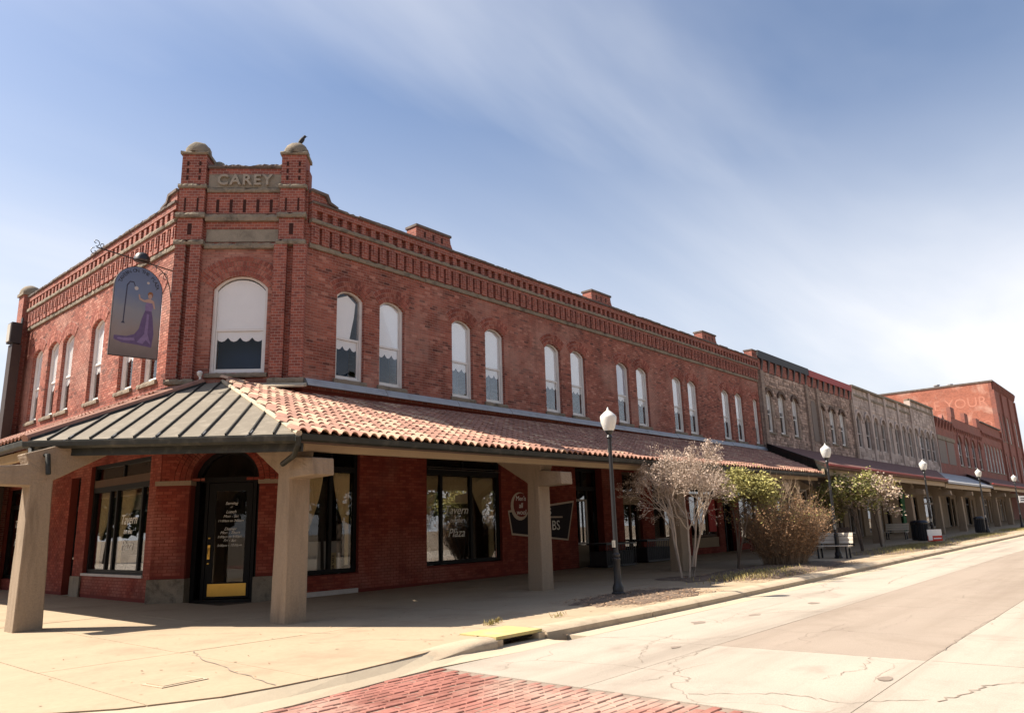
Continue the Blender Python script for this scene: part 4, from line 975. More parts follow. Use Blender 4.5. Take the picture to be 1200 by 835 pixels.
# left side roof
la = thing('side_awning', (6.2, 23, 3.2), 'clay tile canopy roof along the sunlit left front', 'awning roof')
SLL = .415
def zl(x): return 3.44 + SLL * (x - EL[0])
MB().prismz([(EL[0] + .03, EL[1] + .1), (PL.x + .0, PL.y), (8.30, 19.0), (8.30, 40), (EL[0] + .03, 40)], lambda x, y: zl(x) - .20, lambda x, y: zl(x) - .04).build('roof_deck', 'brown_trim', la)
tb = MB(); y = EL[1] + .12
while y < 40:
    for rr in range(12):
        x = EL[0] - .06 + rr * .37
        if x > 8.05: break
        if y - EL[1] < (x - EL[0]) * (PL.y - EL[1]) / (PL.x - EL[0]) + .1: continue
        tb.T = Matrix.Translation((x, y, zl(x) + rr * .02)) @ Matrix.Rotation(-math.pi / 2, 4, 'Z') @ Matrix.Scale(-1, 4, (1, 0, 0)); tb.add(tl.v, tl.f)
    y += TW
tb.T = None; tag(tb.build('roof_tiles', 'tile', la), kind='stuff')
gutter(la, (EL[0] + .10, EL[1] + .1), (EL[0] + .10, 40), 3.41, 3.41, inward=(1, 0))
MB().box(EL[0] + .30, EL[0] + .45, EL[1] + 1.0, 40, 3.15, 3.32).build('edge_beam', 'fascia', la)
MB().box(8.2, 8.34, 19.0, 31, 4.86, 5.0).build('flashing', 'tile', la)

# canopies farther along the street
def far_awning(name, label, pts, ze, zw, mat, end=True, eave=None):
    o = thing(name, (pts[0][0], pts[0][1], ze), label, 'awning roof')
    (xa, xb, xc, xd) = pts[1]            # eave start, eave end, wall end, wall start
    z0 = lambda x, y: ze + (zw - ze) * (y - 11.1) / (16.45 - 11.1)
    P = [(xa, 11.1), (xb, 11.1), (xc, 16.45), (xd, 16.45)]
    MB().prismz(P, lambda x, y: z0(x, y) - .14, z0).build('roof_deck', mat, o)
    if eave: MB().box(xa, xb, 11.02, 11.16, ze - .03, ze + .045).build('eave_tiles', eave, o)
    mb = MB(); mb.box(xa + .1, xb, 11.3, 11.42, ze - .42, ze - .16); mb.build('edge_beam', 'fascia', o)
    if end: MB().add([(xa, 11.1, ze - .5), (xd, 16.45, zw - .45), (xd, 16.45, zw + .04), (xa, 11.1, ze + .04), (xa + .12, 11.1, ze - .5), (xd + .12, 16.45, zw - .45), (xd + .12, 16.45, zw + .04), (xa + .12, 11.1, ze + .04)],
                     [(0, 1, 2, 3), (4, 7, 6, 5), (0, 4, 5, 1), (3, 2, 6, 7), (0, 3, 7, 4), (1, 5, 6, 2)]).build('end_board', 'gutter', o)
    return o
far_awning('shingle_awning', 'dark red canopy roof in front of the buff brick buildings', ((45, 13.5), (33.4, 56.0, 79.0, 40.1)), 3.80, 5.64, 'shingle', True, 'red_metal')
far_awning('metal_canopy', 'pale grey metal canopy roof farther along the row', ((65, 13.5), (56.1, 72.0, 92.5, 79.1)), 3.72, 5.5, 'roof_grey', False)
far_awning('brown_awning', 'brown canopy roof at the far end of the row', ((90, 13.5), (72.1, 130.0, 137.0, 92.6)), 3.95, 5.75, 'shingle', True, 'red_metal')

# concrete columns with a haunch to the wall and a stub to the street
def column_mesh(k=0):
    P = [(0, 0), (.47, 0), (.38, 2.60), (1.5, 3.24), (1.5, 3.62), (-.12, 3.075), (-.04, 2.89), (-.70, 2.82), (-.72, 2.52), (.02, 2.50)]
    mb = MB(); mb.prismx([(y, z - (.05 if z == 0 else 0)) for y, z in P], -.225, .225); me = mb.mesh('awning_column', 'concrete_col')
    bm = bmesh.new(); bm.from_mesh(me); bmesh.ops.triangulate(bm, faces=[f for f in bm.faces if len(f.verts) > 4]); bmesh.ops.subdivide_edges(bm, edges=bm.edges[:], cuts=7, use_grid_fill=True)
    bm.edges.ensure_lookup_table(); sharp = [e for e in bm.edges if len(e.link_faces) == 2 and e.calc_face_angle(0) > .5]
    bmesh.ops.bevel(bm, geom=sharp, offset=.016, segments=1, affect='EDGES', profile=.6)
    for v in bm.verts: v.co += Vector((rnd.uniform(-.004, .004), rnd.uniform(-.004, .004), 0))
    bm.to_mesh(me); bm.free(); return me
cme = column_mesh()
cl = ['concrete column at the right of the corner entrance, under the hip', 'second concrete column along the street, in front of the painted sign', 'concrete column just behind the bare tree', 'concrete column behind the brown bush', 'concrete column behind the bench back',
      'concrete column beside the green leafy small tree', 'concrete column between the flowering small tree and green board', 'concrete column right of the third lamp post', 'concrete column right of the dark litter bin', 'concrete column beside the fourth lamp post', 'concrete column near the fifth lamp post', 'farthest concrete column at the end of the covered walk']
for k in range(12):
    x = 7.81 + 7.05 * k + (.05 if k == 1 else 0); o = bpy.data.objects.new('awning_column', cme); col.objects.link(o); o.location = (x, 11.95, gz(x)); tag(o, cl[k], 'column', 'columns of the covered walk')
o = bpy.data.objects.new('awning_column', cme); col.objects.link(o); o.location = (4.50, 15.68, 0); o.rotation_euler = (0, 0, -math.pi / 2); tag(o, 'concrete column at the left of the corner entrance, leftmost of all', 'column', 'columns of the covered walk')

# ------------------------------------------------------------------ lamp posts
lamp = local_thing('street_lamp', (14.49, 9.64, gz(14.49)), 'nearest black lamp post with white acorn globe, in front of the wall sign', 'street lamp', 'lamp posts along the kerb')
mb = MB(); mb.lathe([(.15, 0), (.15, .05), (.12, .07), (.125, .16), (.10, .22), (.085, .26), (.078, .72), (.09, .74), (.09, .78), (.068, .80), (.085, .83), (.085, .87), (.055, .90), (.042, 3.3), (.05, 3.40), (.05, 3.46), (.075, 3.48), (.05, 3.54), (.09, 3.60), (.10, 3.64)], n=14); mb.build('post', 'iron', lamp, True)
mb = MB(); mb.lathe([(.105, 3.635), (.135, 3.68), (.178, 3.82), (.193, 3.93), (.19, 3.965), (.165, 4.0), (.10, 4.06), (.05, 4.10), (.03, 4.115), (.026, 4.15), (.008, 4.185)], n=18); mb.build('globe', 'globe', lamp, True)
mb = MB(); mb.tube([(-.05, 0, 3.13), (-.09, 0, 3.13), (-.10, 0, 3.22)], .012, n=6); mb.build('banner_clip', 'silver', lamp)
mb = MB(); mb.box(-.10, -.045, -.03, .03, 1.02, 1.17); mb.build('outlet_box', 'silver', lamp)
ll = ['second lamp post, above the park bench and brown bush', 'third lamp post, behind the red and white yard sign', 'fourth lamp post, beside a black litter bin', 'fifth and farthest lamp post at the right edge']
for k in range(4):
    c = clone(lamp); x = 14.49 + 14.5 * (k + 1); c.location = (x, 9.64, gz(x)); c['label'] = ll[k]; c.rotation_euler = (0, 0, rnd.uniform(-.1, .1))

# ------------------------------------------------------------------ hanging sign and bracket
SY = 19.05
sg = local_thing('hanging_sign', (7.50, SY, 5.92), 'arched hanging board with painted lady in purple gown and lamp post', 'sign')
W_, H_ = 1.17, 1.85
P = [(-W_ / 2, .02), (-W_ / 2, H_)] + arc(W_, H_, W_ / 2 - .04, 16)[1:-1] + [(W_ / 2, H_), (W_ / 2, .06)]
MB().prism(P, -.02, .02).build('board', 'sign_board', sg)
out = [(-W_ / 2 - .012, .005), (-W_ / 2 - .012, H_)] + arc(W_ + .024, H_, W_ / 2 - .03, 16)[1:-1] + [(W_ / 2 + .012, H_), (W_ / 2 + .012, .045)]
MB().ring(out, P, -.026, .026, True).build('rim', 'brown_metal', sg)
def paint(name, poly, mat, y=-.023, th=.003): return MB().prism(poly, y, y + th).build(name, mat, sg)
paint('painted_gown', [(-.50, .42), (-.30, .36), (.02, .36), (.42, .34), (.45, .7), (.40, 1.10), (.36, 1.28), (.20, 1.28), (.13, 1.05), (.08, .78), (-.02, .62), (-.2, .54), (-.5, .52)], 'purple_paint')
paint('painted_fold', [(.05, .42), (.22, .66), (.25, 1.2), (.30, 1.2), (.30, .68), (.40, .40), (.27, .52), (.2, .40)], 'purple_light', -.0265)
paint('painted_train', [(-.42, .44), (-.22, .42), (.0, .46), (-.02, .53), (-.18, .50), (-.40, .48)], 'purple_light', -.0265)
paint('painted_bodice', [(.20, 1.28), (.36, 1.28), (.39, 1.42), (.35, 1.50), (.22, 1.50), (.19, 1.40)], 'purple_light')
paint('painted_arms', [(.20, 1.50), (.36, 1.50), (.41, 1.36), (.44, 1.37), (.40, 1.56), (.31, 1.60), (.26, 1.60), (.16, 1.55), (.06, 1.58), (.03, 1.68), (.0, 1.67), (.03, 1.54), (.14, 1.50)], 'skin_paint', -.0265)
paint('painted_head', [(.29 + .05 * math.cos(k * .6283), 1.67 + .065 * math.sin(k * .6283)) for k in range(10)], 'skin_paint', -.0268)
paint('painted_hair', [(.24, 1.68), (.23, 1.74), (.27, 1.79), (.33, 1.79), (.36, 1.74), (.35, 1.66), (.33, 1.73), (.27, 1.73)], 'hair_paint', -.030)
paint('painted_lamp_post', [(-.36, .86), (-.27, .86), (-.30, .92), (-.275, 1.85), (-.22, 1.95), (-.14, 1.95), (-.10, 1.86), (-.085, 1.87), (-.13, 1.98), (-.23, 1.98), (-.30, 1.87), (-.325, .92)], 'post_paint')
paint('painted_moon', [(-.06 + .05 * math.cos(k * .6283), 1.82 + .05 * math.sin(k * .6283)) for k in range(10)], 'white_old')
paint('painted_star', [(.22 + .035 * math.cos(k * .7854), 2.02 + .035 * math.sin(k * .7854)) for k in range(8)], 'white_old')
for i, ch in enumerate('TAVERN ON THE PLAZA'):
    if ch == ' ': continue
    a = rad(76 - 152 * i / 18); R = W_ / 2 - .115
    o = bpy.data.objects.new('lettering', text_mesh(ch, .13, .001, 0, 'paint_dark')); col.objects.link(o); o.parent = sg
    o.matrix_local = Matrix.Translation((-R * math.sin(a), -.0225, H_ - .03 + R * math.cos(a))) @ Matrix.Rotation(-a, 4, 'Y')
bk = thing('sign_bracket', (8.36, SY, 8.4), 'wrought iron wall bracket with scrolls holding the hanging sign', 'bracket')
mb = MB(); mb.tube([(8.36, SY, 8.42), (6.42, SY, 8.58)], .016, n=6); mb.tube([(8.34, SY, 7.45), (8.34, SY, 8.5)], .016, n=6)
mb.tube([(8.34, SY, 7.62)] + [(8.34 - .46 * (1 - math.cos(k / 8 * math.pi / 2)) - .02, SY, 7.62 + .80 * math.sin(k / 8 * math.pi / 2)) for k in range(1, 9)], .012, n=5); mb.build('arm', 'iron', bk, True)
def scroll(c, r, s0, turns, flip=1):
    return [(c[0] + flip * r * (1 - k / 22) * math.cos(s0 + turns * 6.283 * k / 22), SY, c[1] + r * (1 - k / 22) * math.sin(s0 + turns * 6.283 * k / 22)) for k in range(20)]
for sc_ in (scroll((6.40, 8.70), .10, -1.6, 1.2), scroll((6.38, 8.46), .10, 1.6, 1.2), scroll((6.56, 8.66), .07, -1.6, 1.1, -1), scroll((8.12, 8.2), .13, 0, 1.3, -1)): MB().tube(sc_, .010, n=5).build('scroll', 'iron', bk, True)
for q in (7.1, 7.9): MB().tube([(q, SY, 8.53 - (q - 7.1) * .085), (q, SY, 8.31)], .008, n=5).build('hanger', 'iron', bk)
MB().lathe([(.20, 0), (.19, .1), (.13, .19), (.03, .23)], (7.52, SY, 8.50), 10).build('lamp_hood', 'iron', bk, True)

# small things on the building
fl = thing('security_floodlight', (8.9, 18.05, 5.3), 'small white security floodlight on the ridge below the corner window', 'floodlight')
T = FC @ Matrix.Translation((.84, -.16, 5.40))
MB(T).tube([(0, .16, -.06), (0, .0, -.04), (.02, -.02, .12)], .03, n=8).build('arm', 'white_paint', fl, True)
MB(T).lathe([(.02, -.01), (.06, .03), (.075, .10), (.045, .14), (.01, .15)], (.0, -.02, .10), 10).build('head', 'white_paint', fl, True)
wb = thing('wall_floodlight', (8.0, 30.6, 8.6), 'black box floodlight high on the left end pier', 'floodlight')
MB().box(7.72, 8.06, 30.35, 30.80, 8.5, 9.25).build('housing', 'black_metal', wb); MB().box(7.69, 7.72, 30.40, 30.75, 8.55, 9.2).build('lens', 'grey_card', wb)
MB().box(8.06, 8.10, 30.5, 30.65, 8.9, 9.5).build('arm', 'black_metal', wb)
dp = MB(); dp.box(7.80, 8.098, 30.35, 30.80, 0.0, 8.45)
tag(dp.build('downpipe_duct', 'brown_metal'), 'tall dark brown duct running up the left end pier', 'duct')
# the bird on the right dome
bd = MB(); p0 = FC @ Vector((CL - .28, .12, 12.17))
def sph(mb, c, rx, ry, rz2, n=10, R=None):
    vs = []; fs = []
    for i in range(7):
        ph = -math.pi / 2 + math.pi * i / 6
        for k in range(n):
            q = 6.283 * k / n; v = Vector((rx * math.cos(ph) * math.cos(q), ry * math.cos(ph) * math.sin(q), rz2 * math.sin(ph)))
            if R: v = R @ v
            vs.append(Vector(c) + v)
    for i in range(6):
        for k in range(n): fs.append((i * n + k, i * n + (k + 1) % n, (i + 1) * n + (k + 1) % n, (i + 1) * n + k))
    mb.add(vs, fs)
Rt = Matrix.Rotation(rad(-58), 3, 'Y'); RB = Matrix.Rotation(TH, 3, 'Z')
sph(bd, p0 + Vector((0, 0, .10)), .15, .06, .065, R=RB @ Rt)
sph(bd, p0 + RB @ Vector((.085, 0, .225)), .045, .04, .042)
bd.prism([(0, 0), (.01, .012), (.045, -.004)], -.006, .006)
bd.v[-6:] = [p0 + RB @ (Vector((.12, 0, .225)) + v) for v in bd.v[-6:]]
tq = p0 + RB @ Vector((-.06, 0, .0)); bd.add([tq + RB @ Vector(v) for v in [(.01, -.025, .03), (.01, .025, .03), (-.10, .03, -.07), (-.10, -.03, -.07), (.0, 0, .0)]], [(0, 1, 2, 3), (0, 4, 1), (3, 2, 4)])
bd.tube([p0 + Vector((0, 0, .06)), p0 + Vector((.0, 0, -.012))], .008, n=5)
tag(bd.build('bird', 'bird_dark', None, True), 'small dark bird perched on the right dome of the tower', 'bird')

# ------------------------------------------------------------------ shop window contents
def curtain(T, u0, u1, z0, z1, gather, y=.24, label='', mat='curtain'):
    mb = MB(T); nu, nz = 40, 14; vs = []; fs = []
    for j in range(nz + 1):
        t = j / nz; z = z1 + (z0 - z1) * t; k = min(1, t / .62) ** 1.6
        if gather == 'R': a = u0 + (u1 - u0) * .78 * k; b_ = u1
        elif gather == 'L': a = u0; b_ = u1 - (u1 - u0) * .78 * k
        else: a, b_ = u0, u1
        for i in range(nu + 1):
            s = i / nu; vs.append((a + (b_ - a) * s, y + .028 * math.sin(s * 2 * math.pi * 8 + .6 * math.sin(t * 3)) * (.5 + .5 * (1 - k)), z))
    for j in range(nz):
        for i in range(nu): q = j * (nu + 1) + i; fs.append((q, q + 1, q + nu + 2, q + nu + 1))
    me = mb.add(vs, fs); o = me.build('curtain', mat, None, True)
    sol = o.modifiers.new('thickness', 'SOLIDIFY'); sol.thickness = .006
    return tag(o, label, 'curtain', 'gold curtains in the shop windows')
curtain(FR, 11.10, 11.62, .70, 3.08, 'L', label='gold curtain tied back to the left in first street window')
curtain(FR, 11.95, 12.46, .70, 3.08, 'R', label='gold curtain tied back to the right in first street window')
curtain(FR, 15.18, 15.74, .66, 3.12, 'L', label='gold curtain at left pane of the three pane tavern window')
curtain(FR, 15.82, 17.00, 2.3, 3.12, 'N', label='short gold curtain behind middle pane of the tavern window')
curtain(FR, 17.12, 18.16, .66, 3.12, 'R', label='gold curtain at right pane of the three pane tavern window')
curtain(FL, 8.0, 8.86, .76, 2.82, 'L', label='gold curtain at left side of the left front window')
curtain(FL, 9.42, 10.3, .9, 2.82, 'L', label='gold curtain behind lettered pane of the left front window')
def card(T, name, u0, u1, z0, z1, y, mat, label, cat): return tag(MB(T).prismx([(y, z0), (y + .02, z0), (y + .06, z1), (y + .045, z1)], u0, u1).build(name, mat), label, cat)
card(FR, 'display_board', 11.08, 11.74, .47, 1.32, .40, 'grey_card', 'large grey board standing in the left pane of first street window', 'board')
card(FR, 'display_board', 11.92, 12.45, .47, 1.32, .50, 'grey_card', 'grey board standing in the right pane of first street window', 'board')
fs_ = card(FR, 'sale_card', 12.02, 12.24, .47, 1.02, .40, 'card', 'small tan for sale card in the first street window', 'card')
inst('lettering', text_mesh('FOR SALE', .105, .001, 0, 'paint_dark', 1.0, .002), fs_, FR @ Matrix.Translation((12.12, .396, .745)) @ Matrix.Rotation(-math.pi / 2, 4, 'Y') @ Matrix.Rotation(.05, 4, 'Z'))
MB(FR).box(12.26, 12.32, .39, .40, .48, 1.02).build('white_strip', 'white_letter', fs_)
orn = MB(FR); pr = []
for k, (w, z) in enumerate([(.34, .47), (.36, .62), (.26, .70), (.32, .78), (.20, .9), (.26, .98), (.13, 1.12), (.18, 1.20), (.05, 1.38), (.02, 1.5)]): pr.append((w * .85, z))
orn.lathe(pr, (15.5, .62, 0), 9); tag(orn.build('white_ornament', 'white_letter'), 'white tree shaped ornament behind left pane of the tavern window', 'ornament')
vs_ = MB(FR); vs_.lathe([(.07, .47), (.10, .52), (.12, .62), (.07, .72), (.05, .78), (.08, .82)], (16.2, .5, 0), 10); tag(vs_.build('small_vase', 'white_old', None, True), 'small pale vase on the ledge behind the tavern lettering', 'vase')
card(FR, 'menu_board', 15.90, 16.90, 1.2, 2.36, .28, 'black_wood', 'dark board hung behind the tavern lettering', 'board')
card(FL, 'display_board', 9.5, 10.8, .59, 1.12, .45, 'grey_card', 'grey board leaning in the left front window', 'board')
card(FL, 'open_sign', 9.7, 10.75, 2.28, 2.74, .30, 'grey_card', 'framed pale sign at top of the left front window', 'sign')

# ------------------------------------------------------------------ the row beyond
def row_building(name, label, x0, x1, top, mat, ops, gmat='concrete_col', gops=(), depth=14, frame='white_old', sills=True, style=0, blind_boards=(), low=5.0):
    b_ = thing(name, ((x0 + x1) / 2, 18, 0), label, 'building')
    x0 += .01; x1 -= .01
    mb = MB(FR); wall(mb, x0, x1, low, top, .35, ops); mb.build('wall', mat, b_)
    mb = MB(FR); wall(mb, x0, x1, -.2, low - .003, .35, list(gops)); mb.build('lower_wall', gmat, b_)
    mb = MB(FR); mb.box(x0, x0 + .3, .36, depth, -.2, top - .3); mb.box(x1 - .3, x1, .36, depth, -.2, top - .3); mb.box(x0 + .31, x1 - .31, depth - .3, depth, -.2, top - .35); mb.build('side_wall', mat, b_)
    MB(FR).box(x0 + .31, x1 - .31, .36, depth - .31, top - .6, top - .5).build('roof', 'coping', b_)
    for (a, c, za, zs, rise) in ops:
        d = win_meshes(round(c - a, 3), round(zs - za, 3), rise, round((zs - za) * .5, 3), style, frame)
        put_window(b_, FR @ Matrix.Translation(((a + c) / 2, 0, za)), d, None, 0, sills)
    for (a, c, za, zs, rise) in blind_boards:
        P = [(-(c - a) / 2, 0)] + arc(c - a, zs - za, rise) + [((c - a) / 2, 0)]
        MB(FR @ Matrix.Translation(((a + c) / 2, 0, za))).prism(P, -.03, .002).build('boarded_window', 'boarded', b_)
    for (a, c, za, zs, rise) in gops:
        sf = storefront(FR, a, c, max(za, .12) + .02, zs - .02, [(a + c) / 2] if c - a > 1.6 else [], zs - .7, b_, 'black_wood' if (int(a) % 2) else 'white_old', dep=.14)
    return b_
def shop_ops(x0, x1, n=2):
    w = (x1 - x0) / n; o_ = []
    for k in range(n):
        a = x0 + w * k; o_.append((a + .5, a + w * .52, .5, 3.3, 0)); o_.append((a + w * .62, a + w * .62 + 1.15, 0, 3.1, 0))
    return o_
def brackets(b_, x0, x1, n, z0, z1, pr, mat, w=.2):
    me = MB().prismx([(0, z0), (0, z1), (-pr, z1), (-pr, z1 - .12), (-pr * .35, z0 + .1)], -w / 2, w / 2).mesh('bracket', mat)
    for k in range(n): inst('bracket', me, b_, FR @ Matrix.Translation((x0 + (x1 - x0) * (k + .5) / n, -.001, 0)))
# buff brick pair with black and red cornice bands
wz, ws, wr = 6.37, 8.45, .28
b1 = row_building('buff_brick_building', 'buff brick building with black metal cornice next to the red corner building', 40.0, 47.75, 10.5, 'brick_buff', [(a, a + .85, wz, ws, wr) for a in (40.75, 42.6, 44.65)], 'concrete_col', shop_ops(40.2, 47.6), style=4, frame='white_paint')
MB(FR).box(40.0, 47.74, -.16, .3, 10.46, 10.9).build('cornice_band', 'black_metal', b1); MB(FR).box(40.02, 47.72, -.06, 0, 9.80, 10.458).build('frieze', 'brick', b1); brackets(b1, 40, 47.7, 8, 9.7, 10.455, .17, 'brown_metal')
b2 = row_building('buff_brick_building', 'buff brick building with red painted metal cornice band', 47.76, 56.2, 10.5, 'brick_buff', [(a, a + .95, wz, ws, wr) for a in (49.2, 51.2, 53.2)], 'concrete_col', shop_ops(47.9, 56), style=4, frame='white_paint', blind_boards=[(46.95 + .9, 48.75, 6.3, 8.6, .3)])
MB(FR).box(47.77, 56.18, -.17, .3, 10.42, 10.85).build('cornice_band', 'red_metal', b2); MB(FR).box(47.78, 56.16, -.06, 0, 9.80, 10.418).build('frieze', 'brick', b2); brackets(b2, 47.8, 56.1, 8, 9.7, 10.415, .17, 'brown_metal')
BUFF = 1
for b_, us in ():
    for u in us: MB(FR).box(u, u + .45, -.12, 0, 5.2, 9.78).build('pier', 'brick_buff', b_)
# rough limestone fronts
def hood(b_, a, c, zs, rise, mat='limestone'):
    w = c - a; o_ = [(x + (a + c) / 2, z) for x, z in arc(w + .36, zs, rise + .18)]; i_ = [(x + (a + c) / 2, z) for x, z in arc(w, zs, rise)]
    MB(FR).ring(o_, i_, -.09, .0).build('window_hood', mat, b_)
def stones(b_, x0, x1, z0, z1, ops, seed, mat='limestone', hh=(.2, .34), ww=(.3, .75)):     # coursed rubble facing, block by block, joined
    r = random.Random(seed); mb = MB(FR); z = z0
    while z < z1 - .1:
        h = r.uniform(*hh); h = min(h, z1 - z); x = x0
        while x < x1 - .05:
            w = min(r.uniform(*ww), x1 - x); ok = all(not (x < c and x + w > a and z < zs + rise and z + h > za) for a, c, za, zs, rise in ops)
            if ok:
                d = -r.uniform(.015, .06); mb.add([(x + .012, d, z + .01), (x + w - .012, d * r.uniform(.7, 1), z + .012), (x + w - .012, d, z + h - .012), (x + .012, d * r.uniform(.7, 1), z + h - .01), (x, 0, z), (x + w, 0, z), (x + w, 0, z + h), (x, 0, z + h)], [(0, 1, 2, 3), (0, 4, 5, 1), (1, 5, 6, 2), (2, 6, 7, 3), (3, 7, 4, 0)])
            x += w
        z += h
    tag(mb.build('stonework', mat, b_), kind='stuff')
def lime(label, xs, top, seed, wins):
    ops = []
    for a, c in zip(xs[:-1], xs[1:]):
        n = wins; w = (c - a)
        for k in range(n):
            ww = w * .29 if n == 2 else w * .19; u = a + w * (k + .5) / n - ww / 2 + (0.03 * w if n == 2 else 0); ops.append((u, u + ww, 6.45, 8.55, ww * .4))
    b_ = row_building('limestone_building', label, xs[0], xs[-1], top - .15, 'limestone', ops, 'concrete_col', shop_ops(xs[0], xs[-1], max(1, int((xs[-1] - xs[0]) / 4.5))), sills=False)
    for o_ in ops: hood(b_, o_[0], o_[1], o_[3], o_[4])
    stones(b_, xs[0] + .02, xs[-1] - .02, 5.3, top - .5, [(a - .15, c + .15, za - .1, zs, rise + .25) for a, c, za, zs, rise in ops], seed)
    for x in xs: MB(FR).box(max(xs[0], x - .22), min(xs[-1], x + .22), -.14, 0, 5.2, top - .02).build('pier', 'limestone', b_)
    MB(FR).box(xs[0], xs[-1], -.2, .3, top - .148, top).build('coping', 'stone', b_); MB(FR).box(xs[0] + .03, xs[-1] - .03, -.10, -.001, top - .75, top - .6).build('stone_band', 'stone', b_)
    return b_
stones(b1, 40.02, 47.73, 5.3, 9.78, [(a - .12, a + .97, wz - .1, ws, wr + .2) for a in (40.75, 42.6, 44.65)], 3, 'buff_rubble', (.12, .2), (.2, .45))
stones(b2, 47.78, 56.18, 5.3, 9.78, [(a - .12, a + 1.07, wz - .1, ws, wr + .2) for a in (49.2, 51.2, 53.2)] + [(47.8, 48.8, 6.2, 8.6, .4)], 4, 'buff_rubble', (.12, .2), (.2, .45))
for b_, us in ((b1, (40.05, 46.9)), (b2, (47.85 + .95, 55.7))):
    for u in us: MB(FR).box(u, u + .42, -.16, 0, 5.2, 9.78).build('pier', 'brick_buff', b_)
for b_, al_, w_ in ((b1, (40.75, 42.6, 44.65), .85), (b2, (49.2, 51.2, 53.2), .95)):
    for a in al_: hood(b_, a, a + w_, ws, wr, 'brown_trim')
lime('rough limestone front right after the red cornice band', [56.22, 60.4, 64.4], 10.95, 5, 2)
lime('rough limestone front in the middle of the row', [64.42, 68.2, 72.4], 11.0, 6, 2)
lime('taller pale limestone front with four arched windows', [72.42, 80.75], 11.7, 8, 4)
# brick fronts farther on
d_ = row_building('brick_building', 'dark brick building with two boarded windows under a stone lintel', 80.8, 89.2, 10.9, 'brick_far', [], 'concrete_col', shop_ops(80.9, 89), blind_boards=[(81.6, 84.7, 6.5, 8.8, 0), (85.3, 88.4, 6.5, 8.8, 0)])
MB(FR).box(81.2, 88.8, -.12, 0, 8.81, 9.2).build('lintel', 'stone', d_); brackets(d_, 81, 89, 6, 10.0, 10.85, .3, 'brick_far', .35)
MB(FR).prism([(84.2, 10.9), (85, 11.5), (85.8, 10.9)], -.1, .3).build('gablet', 'brick_far', d_); MB(FR).box(80.82, 89.18, -.14, .34, 10.902, 11.0).build('coping', 'coping', d_)
e_ = row_building('brick_building', 'red brick building with four arched windows and stepped parapet', 89.25, 104.8, 11.6, 'brick_far', [(90.6 + 3.6 * k, 92.6 + 3.6 * k, 6.6, 9.0, .9) for k in range(4)], 'concrete_col', shop_ops(89.4, 104.6, 3))
for k in range(4): hood(e_, 90.6 + 3.6 * k, 92.6 + 3.6 * k, 9.0, .9, 'brick_far')
MB(FR).box(89.3, 104.7, -.16, 0, 10.5, 10.7).build('brick_band', 'brick_far', e_); brackets(e_, 89.4, 104.7, 16, 10.0, 10.49, .16, 'brick_far', .3)
for (a, c) in ((89.3, 91.0), (96.2, 98.0), (102.8, 104.75)): MB(FR).box(a, c, -.08, .3, 11.6, 12.7).build('battlement', 'brick_far', e_)
f_ = row_building('brick_building', 'red brick building with white painted window bays before the tall block', 104.85, 118.7, 12.4, 'brick_far', [(105.6 + 2.2 * k, 107.2 + 2.2 * k, 6.6, 9.6, .4) for k in range(6)], 'concrete_col', shop_ops(105, 118.5, 3), frame='white_paint')
MB(FR).box(104.9, 118.6, -.16, 0, 11.2, 11.4).build('brick_band', 'brick_far', f_); brackets(f_, 105, 118.6, 14, 10.7, 11.19, .16, 'brick_far', .3); MB(FR).box(104.87, 118.68, -.2, .35, 12.402, 12.55).build('coping', 'coping', f_)
# tall block at the end, its side wall catching the sun
tb_ = thing('tall_brick_building', (127, 22, 0), 'tall three storey red brick block with faded painted wall at street end', 'building')
tops = [(120.2 + 3.4 * k, 121.8 + 3.4 * k, 11.2, 14.6, .5) for k in range(5)]
mb = MB(FR); wall(mb, 118.82, 137, 10, 19.2, .35, tops); mb.build('wall', 'brick_far', tb_)
t2 = [(120.2 + 3.4 * k, 121.8 + 3.4 * k, 6.0, 9.2, .4) for k in range(5)]
mb = MB(FR); wall(mb, 118.82, 137, -.2, 9.998, .35, t2); mb.build('wall', 'brick_far', tb_)
for (a, c, za, zs, rise) in tops + t2: put_window(tb_, FR @ Matrix.Translation(((a + c) / 2, 0, za)), win_meshes(1.6, round(zs - za, 3), rise, round((zs - za) / 2, 3), 0, 'white_paint'))
mb = MB(); mb.box(118.82, 119.2, 16.86, 31, -.2, 19.2); mb.build('side_wall', 'brick_tall', tb_)
mb = MB(); mb.box(119.21, 137, 30.6, 31, -.2, 19.0); mb.box(136.6, 137, 16.86, 30.59, -.2, 19.0); mb.build('rear_wall', 'brick_far', tb_)
MB().box(118.72, 137.1, 16.3, 31.1, 19.2, 19.42).build('coping', 'coping', tb_); brackets(tb_, 119, 137, 18, 18.2, 19.19, .35, 'brick_far', .35)
MB().box(118.83, 136.99, 16.87, 30.99, 18.3, 18.4).build('roof', 'coping', tb_)
for x in (118.82, 124.3, 130.4, 136.2): MB(FR).box(x, x + .6, -.2, 0, 5, 18.1).build('pier', 'brick_far', tb_)
pmat('ghost_paint', (.48, .205, .14), .9, .25, 1.2, (.43, .14, .085), 1.1, 1.0, .2, 30)
FW = TR((118.82, 30.5, 0), -math.pi / 2)
for (txt, u, zz, sz) in (('TULE YOUR', 8.2, 16.6, 1.9), ('CO', 12.3, 13.4, 1.5)):
    inst('faded_lettering', text_mesh(txt, sz, .001, 0, 'ghost_paint'), tb_, FW @ Matrix.Translation((u, -.004, zz)))
mb = MB()
for (x, y) in ((121, 23.5), (122, 22)): mb.lathe([(.3, 0), (.3, .4), (.45, .45), (.45, .6), (.05, .68)], (x, y, 19.42), 8)
mb.build('roof_vent', 'roof_grey', tb_)
